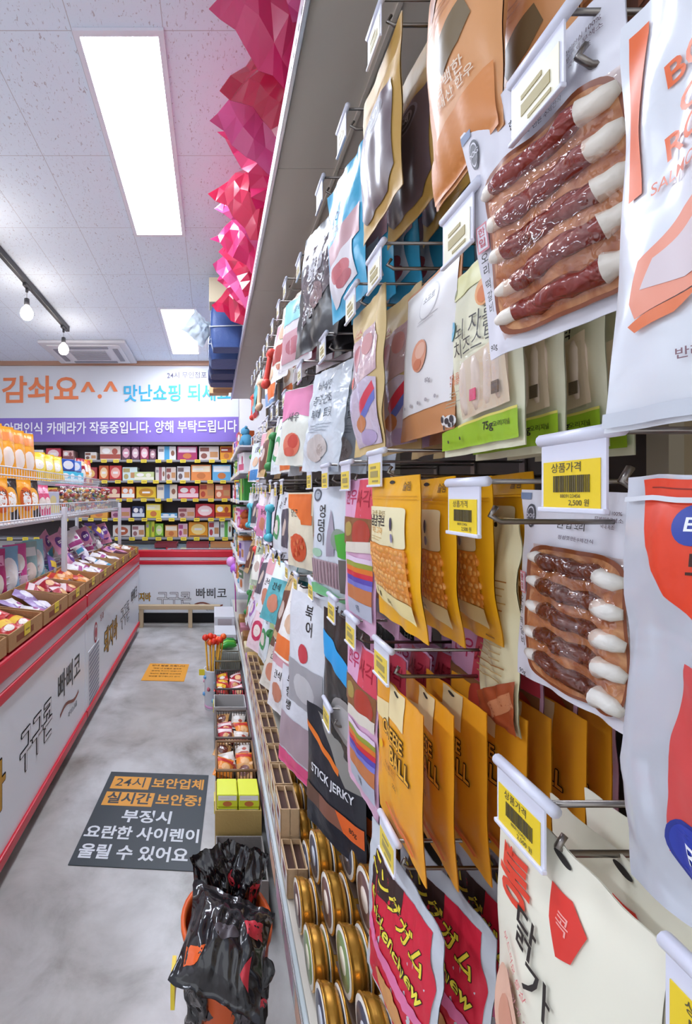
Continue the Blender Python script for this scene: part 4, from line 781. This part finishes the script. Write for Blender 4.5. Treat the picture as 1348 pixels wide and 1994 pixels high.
p = Pouch(.19, .235, .013, M('e6dfe2', .26, .2, 24), res=(16, 24), seed=64, wob=.005, sub=.012); p.rect(-.98, .01, .98, .36, ink('86cdda')); p.text('황태', 0, .2, .030, ink('2a6a80'), .02); p.rect(-.8, .5, .8, .92, ink('cf9aa4')); p.ell(0, .72, .5, .12, ink('b8606e'), 14)
m_teal = p.mesh('aqua_top_pouch'); hang(m_teal, .285, 1.46, 2.10, 22, 0, 'aqua topped white pouch in the top row beyond the black ones', 3, .06, 'aqua topped pouch, # behind the front one in the top row', 'aqua topped pouches', pitch=-6)
# hooks of the hand-set columns
ROWZ = [2.225, 1.835, 1.492, 1.195, .905]
for kind, y, z, lb in (('c', .715, 2.20, 'front kraft paper pouch in the top row'), ('c', .905, 2.19, 'sky blue pouches in the top row'), ('c', 1.10, 2.19, 'glossy black pouches in the top row'), ('c', 1.38, 2.15, 'aqua topped pouches in the top row'), ('c', .45, 2.13, 'peach orange pouches in the top row'), ('c', .335, 2.1, 'dark brown pouches in the top row'),
        ('c', .342, 1.782, 'upper brown stick pouch'), ('c', .462, 1.732, 'cream cheese sticks'), ('c', .715, 1.815, 'tan card pouches'), ('c', .845, 1.812, 'kraft pink treat pouches'), ('c', 1.07, 1.80, 'grey white script pouches'), ('c', 1.36, 1.82, 'pink shrimp pouches, second row'), ('c', .16, 1.77, 'salmon cheese rolls'),
        ('y', .305, 1.478, 'silver foil pouches'), ('y', .450, 1.448, 'lower brown stick pouch'), ('yf', .713, 1.487, 'yellow cheese bean pouches'), ('yf', .878, 1.482, 'pink rainbow pouches, third row'), ('yf', 1.045, 1.487, 'green leaf pouches'), ('yf', 1.22, 1.49, 'orange cream pouches, third row'),
        ('y', .362, 1.187, 'cream chicken breast pouches'), ('yf', .685, 1.182, 'orange cheese ball pouches'), ('yf', .845, 1.182, 'pink rainbow pouches, fourth row'), ('yf', .985, 1.19, 'black and blue pouches'), ('yf', 1.2, 1.19, 'white and grey pouches'), ('y', .205, 1.172, 'hook at the lower right corner'), ('yf', .66, .912, 'red chew pouches'), ('yf', 1.03, .93, 'dark stick jerky pouches'), ('yf', 1.42, .88, 'white and hot pink pouches')):
    hook(kind, y, z+(-.012 if kind == 'y' else .006), f'wire hook with {"cream" if kind == "c" else "yellow"} price tag holding the {lb}' if 'corner' not in lb else 'empty wire hook with yellow price tag at the lower right corner')
# --- the columns further along the aisle
DES = [('ece8ea', 'd8a0a8', 0, 'white and rose'), ('e8e0cc', 'b03a34', 1, 'cream and dark red'), ('dfe6ea', '4f9a62', 2, 'white and green'), ('d98ab2', 'f0e4ea', 0, 'pink'), ('cfd8e0', '4a86c0', 1, 'pale blue'), ('c9a878', '6a4030', 3, 'kraft brown'),
       ('e6e4ea', '5a5560', 3, 'white and charcoal'), ('58a8b0', 'e8f0ee', 0, 'teal'), ('f0ece6', 'e8783a', 1, 'white and orange'), ('e4dce8', 'a068b0', 2, 'white and violet'), ('b8c8b0', 'f0f0e6', 3, 'sage green'), ('e3c9cf', 'c23a5a', 2, 'blush and crimson'), ('e9e9ee', '8aa8d0', 1, 'white and light blue'), ('d8d0c4', '7a5a48', 0, 'beige and brown')]
DM = []
for k, (c, d, s, nm) in enumerate(DES):
    p = Pouch(.17, .25, .013, film(c), res=(16, 22), seed=70+k, wob=.006, crump=.001, sub=.014)
    if s == 0: p.rect(-.97, .02, .97, .3, ink(d)); p.ell(0, .7, .5, .15, ink('c9846a'), 12); p.text('간식', 0, .44, .034, K, .02)
    elif s == 1: p.rect(-.97, .72, .97, .97, ink(d)); p.text('트릿', -.1, .22, .04, K, .02); p.ell(.1, .52, .55, .13, ink('d8b496'), 12)
    elif s == 2: p.ell(0, .58, .7, .22, ink(d), 14); p.ell(0, .58, .45, .13, ink('e8d8d0'), 12); p.text('육포', 0, .2, .034, ink('5a3a3a'), .02)
    else: p.poly([(-.8, .3), (.8, .22), (.8, .85), (-.8, .9)], ink(d)); p.text('껌', -.3, .15, .034, K, .02); p.ell(.1, .55, .4, .14, ink('c9b4a8'), 12)
    DM.append(p.mesh('treat_pouch'))
RN = ['top', 'second', 'third', 'fourth', 'fifth']
STARTS = [1.72, 1.74, 1.80, 1.50, 1.80]; SEQ = [[1, 0, 6, 8, 12, 4, 7], [8, 2, 12, 5, 0, 11, 4], [6, 2, 0, 9, 3, 10, 12], [8, 5, 7, 0, 6, 1, 3, 10], [0, 13, 5, 2, 11, 6, 9]]
# hanging toys on a white header card
TOYS = []
for k, (c, c2, nm) in enumerate((('4fb0c0', 'f0f0f0', 'teal bone'), ('c8d83a', '3a9a4a', 'lime green bone'), ('e2483a', 'f0d0c0', 'red bone'), ('e0a0c8', '8a5ab0', 'pink and violet bone'), ('3a8a48', 'c8e0a0', 'green bone'), ('e8c0a0', '9a5a3a', 'tan bone'))):
    t = empty('hanging_toy', (0, 0, -5)); m = M(c, .5)
    a = MB(); a.box(-.055, .055, -.001, .001, -.075, .012, M('e9e6ea', .4)); a.box(-.045, .045, -.0016, -.001, -.06, -.03, M(c2, .45)); a.build('header_card', t)
    a = MB(); a.tube([(0, -.012, -.085), (0, -.014, -.11), (0, -.014, -.19), (0, -.012, -.215)], [.016, .013, .013, .016], m, 10)
    for s in (-1, 1):
        for z in (-.082, -.220): a.ball((s*.019, -.013, z), .021, m, 2)
    a.build('toy_body', t)
    a = MB(); a.tube([(0, -.002, -.07), (0, -.01, -.09)], .003, M('d8d4d0', .6), 5); a.build('tie', t)
    t['nm'] = nm; TOYS.append((t, nm))
q = random.Random(12)
for r in range(5):
    y = STARTS[r]; k = 0
    while y < 3.25:
        d = SEQ[r][k % len(SEQ[r])]; nth = ORD[k]; zt = ROWZ[r]-.03+q.uniform(-.02, .02)+(-.02 if r == 4 else 0)
        if k % 3 == 2 and y > 1.9: 
            ty, nm = TOYS[(k+r*2) % 6]; o = dup(ty, (.30+q.uniform(-.02, .01), y, zt), face_aisle(q.uniform(-5, 30), q.uniform(-6, 6), q.uniform(-10, 0))); del o['nm']
            tag(o, f'{nm} toy on a card, {RN[r]} row, {nth} in the far half', 'toy')
        else:
            lo = -13 if r < 3 else -20
            hang(DM[d], .302+q.uniform(-.016, .012), y, zt, 8+q.uniform(-12, 16), q.uniform(-4, 4), f'{DES[d][3]} pouch in the {RN[r]} row, {nth} in the far half', 2 if y < 2.4 else 1, .08, f'{DES[d][3]} pouch behind the {nth} far one in the {RN[r]} row', f'{DES[d][3]} far pouches, {RN[r]} row', pitch=q.uniform(lo, lo+11))
        hook('c' if r < 2 else 'yf', y-.07, zt+.02, f'wire hook with small price tag, {RN[r]} row, {nth} in the far half')
        y += .172+q.uniform(-.01, .02); k += 1
for t, nm in TOYS:
    for h in list(t.children): bpy.data.objects.remove(h)
    bpy.data.objects.remove(t)
# ------------------------------------------------------------------ canned food and display cartons on the base deck
GOLD = M('c8923c', .25, metal=.7); GOLDD = M('a06c26', .3, metal=.7)
def can_mesh(v):
    a = MB(); r, h = .058, .036          # axis along x, lid towards the aisle (-x)
    T = lambda p: (p.z, p.x, p.y)
    a.lathe([(r-.004, .0), (r, .001), (r+.0015, .003), (r, .005), (r-.001, .010), (r, .012), (r-.001, .016), (r, .018), (r-.003, .026), (r-.006, h)], GOLD, 28, T)
    a.lathe([(r-.003, -.0008), (r-.003, .0005)], M('ddd6cc', .35), 28, T); a.lathe([(r-.012, -.0016), (r-.012, 0)], M(('6a4c4a', '4a4a58', '7a8a5a')[v], .35), 20, T); a.lathe([(.022, -.0022), (.022, 0)], M(('e8d8c8', 'c8ccd4', 'e0d8c0')[v], .4), 14, T)
    return a.mesh('food_can')
CANS = [can_mesh(k) for k in range(3)]
def carton_mesh(sidec):
    a = MB(); k = M('d3b189', .7, .2, 60); dk = M('4a2d22', .7); w, d, h, t = .030, .058, .084, .003   # open topped pair of cells, inner shade put in as dark blocks
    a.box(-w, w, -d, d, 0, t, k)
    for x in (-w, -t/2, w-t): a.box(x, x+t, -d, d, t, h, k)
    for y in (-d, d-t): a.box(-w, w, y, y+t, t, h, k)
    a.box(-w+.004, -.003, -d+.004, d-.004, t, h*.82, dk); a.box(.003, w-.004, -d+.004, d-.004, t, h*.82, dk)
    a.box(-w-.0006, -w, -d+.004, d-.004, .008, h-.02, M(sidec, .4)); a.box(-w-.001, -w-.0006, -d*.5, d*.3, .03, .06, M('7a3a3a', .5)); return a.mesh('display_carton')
CT = [carton_mesh(c) for c in ('e2dcd8', 'd9c0b8', 'cfd4da')]
DZ = .301; q = random.Random(4); TN = ('lowest', 'middle', 'top')
for j in range(8):
    y = .80+.135*j
    for tier in range(3):
        z = DZ+.126*tier; x0 = .225+(.05 if j > 3 else .0)+.045*tier
        for i in range(5-tier):
            o = bpy.data.objects.new('food_can', CANS[(j+tier) % 3]); COL.objects.link(o); o.location = (x0+.041*i, y+q.uniform(-.003, .003), z+.0605)
            o.rotation_euler = (q.uniform(-.5, .5), 0, 0); tag(o, f'gold pet food can on edge, {TN[tier]} tier of the {ORD[j]} stack from the camera', 'can', f'gold cans, {TN[tier]} tier of the {ORD[j]} stack')
        if tier:
            a = MB(); a.box(0, .041*(5-tier), -.06, .06, 0, .0012, M('4f3a2c', .7)); tag(a.build('card_divider', None, (x0, y, z-.0035)), f'dark card sheet under the {TN[tier]} tier of the {ORD[j]} can stack', 'card sheet')
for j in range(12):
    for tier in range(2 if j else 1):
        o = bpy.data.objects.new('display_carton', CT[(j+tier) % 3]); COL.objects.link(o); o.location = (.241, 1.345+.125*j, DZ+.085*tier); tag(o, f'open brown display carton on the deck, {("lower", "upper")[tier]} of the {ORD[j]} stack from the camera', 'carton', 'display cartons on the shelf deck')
for k in range(10):                                     # loose treats beyond the cartons
    a = MB(); c = ('a8743c', 'e6d9b0', 'c8a060', 'b58ab0', 'd8c8a0', '8f5f30', 'e2d2b2', 'c07a8a', 'b98a50', 'd9d0c0')[k]; a.box(-.06, .06, -.07, .07, 0, .05+.03*(k % 3), M(c, .5), .008); a.box(-.0605, -.06, -.04, .04, .015, .04, M('8a4a3a', .5))
    tag(a.build('treat_box', None, (.285, 2.62+.16*k, DZ+.001)), f'small {("brown", "cream", "tan", "lilac", "straw", "dark brown", "ivory", "dusty rose", "ochre", "off white")[k]} treat box on the deck beyond the cartons', 'box')
# ------------------------------------------------------------------ far end: white brackets with toys
for k, z in enumerate((1.82, 1.62, 1.40, 1.17, .93, .70)):
    a = MB(); a.box(-.20, .20, 1.03, 2.47, z, z+.012, RW); a.box(-.21, -.20, 1.03, 2.47, z-.012, z+.02, RW, .003); t = a.build('end_shelf', GONDOLA)
    a = MB()
    for y in (1.25, 1.85, 2.35): a.box(-.214, -.21, y-.05, y+.05, z-.014, z+.018, M('f2e8c0', .4))
    a.build('price_strip', t)
    for j in range(6):
        y = 3.52+.23*j; c, d, nm = (('5aa0c4', 'e8eef2', 'blue'), ('e9e4e6', 'c85a7a', 'white and pink'), ('3f8a3e', 'a8d060', 'green'), ('b5542a', 'f0b040', 'rust orange'), ('c9b8d8', '6a4a9a', 'lilac'), ('d8d4d0', '5a7a5a', 'pale grey'), ('d24a9a', 'f4c0dc', 'magenta'), ('e08a2a', 'f4e0b0', 'orange'))[(j*3+k) % 8]
        if (j+k) % 3 == 0:
            a = MB(); m = M(c, .8, .3, 200); a.ball((0, 0, .05), (.05, .05, .05), m); a.ball((-.01, 0, .115), .036, m); 
            for s in (-1, 1): a.ball((-.005, s*.026, .145), .014, m, 1); a.ball((-.04, s*.03, .03), .02, m, 1)
            a.ball((-.045, 0, .108), (.008, .012, .009), M(d, .8), 1)
            tag(a.build('plush_toy', None, (.26, y, z+.0125)), f'{nm} plush toy on the {ORD[k]} white end shelf, place {j+1} along', 'toy', 'plush toys on the white end shelves')
        else:
            o = snack_box(0, .12+.03*(j % 2), 0, .13+.02*((j+k) % 3), 0, .1, c, d, (j+k) % 5, f'{nm} box on the {ORD[k]} white end shelf, place {j+1} along', 'boxes on the white end shelves'); o.location = (.205, y+.07, z+.0125); o.rotation_euler = (0, 0, R(-75))
t = empty('balloon_toy', (.19, 4.5, .73)); tag(t, 'pink and violet balloon toy on a stick at the far end of the shelving', 'toy')
a = MB(); a.ball((-.005, .0, .06), .055, M('e8a0e0', .25)); a.build('pink_ball', t); a = MB(); a.ball((.03, -.06, -.0), .055, M('b868e0', .25)); a.build('violet_ball', t); a = MB(); a.tube([(.02, -.03, -.0), (.03, -.04, -.2), (.035, -.04, -.425)], .006, M('d04ab0', .4)); a.build('stick', t)
# ------------------------------------------------------------------ row of boxes and baskets on the floor along the shelf base
def open_box(x0, x1, y0, y1, h, mat, label, wall=.005, slots=False, z0=0, lean=0, name='floor_box', cat='box', tagy=None):
    t = empty(name, ((x0+x1)/2, (y0+y1)/2, z0)); tag(t, label, cat); w, d = (x1-x0)/2, (y1-y0)/2
    a = MB(); a.box(-w, w, -d, d, 0, wall, mat)
    if not slots:
        for p in ((-w, -w+wall, -d, d), (w-wall, w, -d, d), (-w+wall, w-wall, -d, -d+wall), (-w+wall, w-wall, d-wall, d)): a.box(p[0], p[1], p[2], p[3], wall, h, mat)
    else:
        for k in range(6):
            z = wall+(h-wall)*k/5; pts = [(-w, -d, z), (w, -d, z), (w, d, z), (-w, d, z), (-w, -d, z)]
            for p, q2 in zip(pts, pts[1:]): a.tube([p, q2], .0035 if k < 5 else .006, mat, 5)
        for k in range(13):
            for y in (-d, d): a.tube([(-w+2*w*k/12, y, 0), (-w+2*w*k/12, y, h)], .003, mat, 4, False)
            for x in (-w, w): a.tube([(x, -d+2*d*k/12, 0), (x, -d+2*d*k/12, h)], .003, mat, 4, False)
    a.build('box_shell' if not slots else 'basket_shell', t)
    if tagy is not None: a = MB(); a.box(-w-.004, -w-.001, tagy-.028, tagy+.028, h-.055, h-.005, M('f2e03a', .4)); a.box(-w-.0045, -w-.004, tagy-.018, tagy+.018, h-.03, h-.022, M('a8982a', .5)); a.build('price_tag', t)
    return t
GB = M('8b8580', .7, .2, 50); DB = M('4f4a48', .6); LG = M('b9b6b4', .6)
open_box(.01, .185, 1.50, 1.70, .17, GB, 'grey cardboard box of dark green tins on the floor behind the black bags', tagy=None)
for k in range(6):
    a = MB(); a.lathe([(.024, 0), (.026, .002), (.026, .075), (.024, .078)], M(('3f6a42', '6a4a78', '48704a', 'a89ab8')[k % 4], .35), 16); a.lathe([(.021, .0782), (.021, .0795)], M('a9b0a8', .35), 14)
    tag(a.build('drink_tin', None, (.045+.052*(k % 3), 1.545+.06*(k//3), .1)), 'small green or violet topped tin in the grey floor box', 'tin', 'tins in the grey floor box')
a = MB(); a.box(.02, .175, 1.51, 1.69, .006, .098, GB); tag(a.build('box_insert'), 'grey cardboard insert raising the tins in the floor box', 'insert')
open_box(.008, .185, 1.72, 1.90, .25, M('b99c5c', .7, .2, 50), 'tan cardboard box of lime yellow packs on the floor', tagy=.0)
q = random.Random(8)
LM = [snack_box(0, .08, 0, .05, 0, .10, 'dfe63a', 'f4f4f0', 0, 'tmp', None)]
a0 = LM[0]
for k in range(4):
    o = a0 if k == 0 else a0.copy()
    if k: COL.objects.link(o)
    o.location = (.015+.083*(k % 2), 1.735, .20+.052*(k//2)); tag(o, 'lime yellow carton on top of the tan floor box', 'carton', 'lime yellow cartons')
a = MB(); a.box(.015, .178, 1.73, 1.89, .006, .198, M('a88a52', .7)); tag(a.build('box_insert'), 'tan cardboard insert holding up the lime cartons', 'insert')
def basket_of(x0, x1, y0, y1, h, mat, label, kinds, n, grp, words, slots=True, fill=None, tagy=0):
    open_box(x0, x1, y0, y1, h, mat, label, slots=slots, name='floor_basket' if slots else 'floor_box', cat='basket' if slots else 'box', tagy=tagy)
    for k in range(n):
        fx, fy = (k % 2)*.5+.25, ((k//2) % 3)/3+.17
        packet(kinds[k % len(kinds)], (x0+(x1-x0)*fx, y0+(y1-y0)*fy+.06, h-.025+.02*(k//6)), (R(-72+q.uniform(-12, 10)), R(q.uniform(-20, 20)), R(q.uniform(-18, 18))), words, grp, .58)
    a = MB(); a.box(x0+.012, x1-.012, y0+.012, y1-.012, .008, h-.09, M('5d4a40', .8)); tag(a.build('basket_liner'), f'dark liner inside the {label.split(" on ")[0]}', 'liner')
basket_of(.015, .185, 1.94, 2.17, .27, M('8a6a4c', .6), 'brown basket of orange snack packs on the floor by the shelf base', [1, 11, 7], 7, 'packs in the brown floor basket', 'orange or cream snack pack in the brown floor basket')
basket_of(.015, .185, 2.20, 2.48, .27, M('6f635c', .6), 'taupe basket of brown and orange packs on the floor, next after the brown one', [11, 7, 8, 1], 7, 'packs in the taupe floor basket', 'brown or cream snack pack in the taupe floor basket')
open_box(.005, .185, 2.52, 2.68, .27, LG, 'pale grey empty box between the taupe and the dark floor baskets', tagy=0)
basket_of(.015, .185, 2.71, 3.0, .29, DB, 'dark grey basket of red packs on the floor beside the printed cup', [0, 8], 7, 'packs in the dark grey floor basket', 'red snack pack in the dark grey floor basket')
open_box(.015, .185, 3.03, 3.22, .34, M('7d7a6a', .6), 'olive grey basket on the floor behind the red packs', slots=True, name='floor_basket', cat='basket')
for k in range(3):
    p = M(('3a9a3c', '6fc04a', '2f8a40')[k], .35); a = MB(); a.tube([(-.07, 0, 0), (-.05, 0, .004), (0, .01, .01), (.05, .0, .004), (.07, -.005, 0)], [.006, .018, .022, .018, .006], p, 12); tag(a.build('green_toy', None, (.11, 3.30+.05*k, .347), (0, 0, .5)), 'green chew toy lying in the pale box on the floor', 'toy', 'green chew toys')
a = MB(); a.box(.03, .185, 3.25, 3.45, 0, .32, M('c4c8c4', .6)); tag(a.build('floor_box'), 'pale green grey box under the green chew toys', 'box')
for k, (y0, y1, h, nm) in enumerate(((3.55, 3.8, .36, 'nearer'), (3.85, 4.2, .42, 'farther'))):
    a = MB(); a.box(.01, .185, y0, y1, 0, h, M('d2d3d8', .4), .006); a.box(.04, .16, y0-.002, y0-.0005, h-.14, h-.02, M('b0a6aa', .4)); tag(a.build('floor_box'), f'{nm} white box on the floor at the far end of the shelf base', 'box')
# printed cup of red-orange ball toys on yellow sticks
t = empty('printed_cup', (-.005, 3.09, 0)); tag(t, 'white cup printed with blue flowers holding ball sticks, on the floor', 'cup')
a = MB(); a.lathe([(.050, 0), (.052, .006), (.056, .26), (.058, .27), (.052, .268), (.048, .01)], M('dfe2ea', .4), 20)
for k in range(14):
    an = k*2.4; z = .04+.015*k; r = .0545+.0008
    a.ball((r*math.cos(an), r*math.sin(an), z), (.014, .014, .016), M(('6aa8e0', 'e090b0', '88c4e8', 'c86a7a')[k % 4], .4), 1)
a.build('cup_body', t)
a = MB(); a.lathe([(.0515, .004), (.0535, .03)], M('e0a8d0', .4), 20); a.build('base_band', t)
a = MB(); a.box(-.09, -.052, -.035, -.032, .235, .275, M('f2e03a', .4)); a.build('price_tag', t)
for k in range(12):
    an = k*.9; r = .012+.003*k; p0 = Vector((.4*r*math.cos(an), .4*r*math.sin(an), .02)); p1 = Vector((.02+1.7*r*math.cos(an), 1.2*r*math.sin(an), .45+.012*((k*5) % 4)))
    t = empty('ball_stick', (-.005, 3.09, 0)); tag(t, 'orange red ball on a yellow stick standing in the printed cup', 'toy', 'ball sticks in the printed cup')
    a = MB(); a.tube([p0, p1], .005, M('eeb53a', .4), 6); a.build('stick', t); a = MB(); a.ball(p1, .022, M(('e8401f', 'ee6a2a', 'd9301c')[k % 3], .35)); a.build('ball', t)
# orange tub with glossy black bags, bottom centre
def tub():
    t = empty('orange_tub', (.035, 1.18, 0)); tag(t, 'orange plastic tub on the floor full of glossy black bags', 'tub')
    a = MB(); om = M('e0622c', .35); S = lambda p: (p.x*1.0, p.y*1.05, p.z)
    a.lathe([(.085, 0), (.09, .01), (.112, .33), (.119, .335), (.119, .35), (.108, .35), (.106, .33), (.086, .02)], om, 32, S); a.build('tub_body', t)
    a = MB(); a.box(-.137, -.127, -.10, -.04, .22, .29, YTAG); a.tube([(-.127, -.06, .26), (-.095, -.06, .28)], .004, YTAG, 6); a.build('price_tag', t)
tub()
BB = M('1c191c', .16, .5, 14, coat=.6); BR = ink('c8323f'); BO = ink('e8642a')
def black_bag(w, h, d, seed, loc, rot, label):
    p = Pouch(w, h, d, BB, res=(30, 34), seed=seed, crump=.010, wob=.012, sub=.012, peak=.5); p.poly([(.35, .3), (.8, .25), (.85, .42), (.5, .48)], BR); p.poly([(-.8, .7), (-.4, .66), (-.5, .8), (-.75, .86)], BO); p.ell(.0, .5, .3, .08, ink('5a5358'), 14);
    p.poly([(.5, .75), (.7, .6), (.75, .85)], BR)
    o = bpy.data.objects.new('black_bag', p.mesh('black_bag')); COL.objects.link(o); o.location = loc; o.rotation_euler = rot; tag(o, label, 'bag', 'glossy black bags in the orange tub')
black_bag(.215, .20, .065, 3, (.055, 1.17, .415), (R(-66), R(10), R(-14)), 'glossy black bag lying on top of the pile in the orange tub')
black_bag(.125, .25, .03, 8, (-.01, 1.265, .465), (R(-10), R(-14), R(15)), 'black bag standing at the left rear of the orange tub with pointed corners')
black_bag(.11, .25, .03, 12, (.105, 1.265, .465), (R(-8), R(14), R(-10)), 'black bag standing at the right rear of the orange tub')
black_bag(.14, .30, .03, 17, (-.005, 1.085, .36), (R(12), R(-4), R(14)), 'black bag with red marks slumped at the front of the orange tub')
black_bag(.12, .30, .03, 23, (.085, 1.075, .355), (R(10), R(5), R(-8)), 'black bag hanging at the front right of the orange tub')
# ------------------------------------------------------------------ stock on the top shelf
PKA = M('d82f6c', .2, .1, 9, coat=.4); PKB = M('c01844', .2, .1, 9, coat=.4); PKC = M('e0589a', .22, .1, 9, coat=.4)
for k in range(13):
    y = .93+.185*k; m = (PKB, PKC, PKA)[k % 3]
    p = Pouch(.34, .34, .065, m, res=(6, 7), seed=80+k, crump=.032, wob=.02, sub=.02, peak=.5, smooth=False)
    o = bpy.data.objects.new('pink_bag', p.mesh('pink_bag')); COL.objects.link(o); ro = (38, -28, 50, -42)[k % 4]
    o.rotation_euler = (R(-6+4*(k % 3)), R(ro), R((-8, 6, -3)[k % 3])); c = o.rotation_euler.to_matrix() @ Vector((0, 0, -.17)); o.location = Vector((.225+.03*(k % 2), y, 2.815+.02*(k % 3)))-c
    tag(o, f'crumpled glossy pink bag overhanging the top shelf, {ORD[k]} from the camera', 'bag', 'crumpled pink bags on the top shelf')
for m_ in (PKA, PKB, PKC): m_.node_tree.nodes['Principled BSDF'].inputs['Alpha'].default_value = .82
NV = M('3a5590', .45, .3, 30); ND = M('2a3460', .5, .3, 30)
def soft_pack(x0, x1, y0, y1, z0, h, mat, label, strings=1, panel=None):
    t = empty('padded_pack', ((x0+x1)/2, (y0+y1)/2, z0)); tag(t, label, 'pack'); w, d = (x1-x0)/2, (y1-y0)/2
    def f(a, b, sd):
        an = a*2*math.pi; c, s = math.cos(an), math.sin(an); e = .3; X = w*abs(c)**e*(1 if c > 0 else -1); Y = d*abs(s)**e*(1 if s > 0 else -1); kz = math.sin(math.pi*min(max(b, .0), 1))**.08 if 0 < b < 1 else .84
        return (X*(kz+.03*noise.noise(Vector((a*9, b*7, sd)))), Y*kz, h*b)
    a = MB(); a.grid(lambda u, v: f(u, v, x0*9+y0), 48, 16, mat); a.add([f(k/48, 1, x0*9+y0) for k in range(48)], [tuple(range(48))], mat, True); a.add([f(k/48, 0, x0*9+y0) for k in range(48)], [tuple(range(47, -1, -1))], mat, True)
    a.build('wrapping', t)
    if panel: a = MB(); a.box(-w*.8, w*.8, -d*1.06, -d*1.05, h*.15, h*.8, M(panel, .45)); a.box(-w*.5, w*.2, -d*1.065, -d*1.06, h*.3, h*.6, M('8a7a78', .5)); a.build('printed_panel', t)
    for k in range(strings):
        a = MB(); z = h*(.45+.3*k); a.tube([(-w*1.05, -d*1.06, z-.004), (w*1.05, -d*1.06, z+.006), (w*1.05, d*1.06, z), (-w*1.05, d*1.06, z), (-w*1.05, -d*1.06, z-.004)], .004, M('e8ecf4', .4), 6); a.build('string', t)
soft_pack(-.02, .22, 3.32, 3.50, 2.546, .33, NV, 'navy padded pack tied with white string on the top shelf behind the pink bags')
soft_pack(-.04, .24, 3.60, 3.95, 2.546, .25, NV, 'second navy padded pack with white string further along the top shelf')
soft_pack(-.04, .24, 4.05, 4.30, 2.546, .21, ND, 'dark printed pack behind the navy packs on the top shelf', 0, '6d6468')
soft_pack(-.05, .24, 4.36, 4.60, 2.546, .18, ND, 'farther dark printed pack on the top shelf beside the cartons', 0, '7a7074')
a = MB(); a.box(-.03, .2, 3.33, 3.49, 2.878, 3.06, M('ddd2b0', .6), .004); tag(a.build('cream_carton'), 'cream carton on top of the navy pack under the ceiling', 'carton')
p = Pouch(.22, .20, .05, M('d5e2ea', .2, .4, 14), res=(16, 18), seed=99, crump=.02, wob=.01); o = bpy.data.objects.new('clear_wrap', p.mesh('clear_wrap')); COL.objects.link(o); o.location = (-.06, 3.56, 2.84); o.rotation_euler = (0, R(35), R(20)); tag(o, 'pale bluish plastic wrap sticking out beside the navy packs', 'wrap')
a = MB(); a.box(.0, .2, 4.66, 4.82, 2.546, 2.66, M('b07f52', .7), .003); tag(a.build('brown_carton'), 'brown carton at the far end of the top shelf', 'carton')
a = MB(); a.box(-.04, .17, 4.84, 4.97, 2.546, 2.70, M('cfa77c', .7), .003); tag(a.build('brown_carton'), 'lighter tan carton at the very end of the top shelf', 'carton')
for o in [c for c in COL.objects if c.type == 'EMPTY' and c.name.startswith('display_hook') and c.location.z < -1]:
    for h in list(o.children):
        for g in list(h.children): bpy.data.objects.remove(g)
        bpy.data.objects.remove(h)
    bpy.data.objects.remove(o)
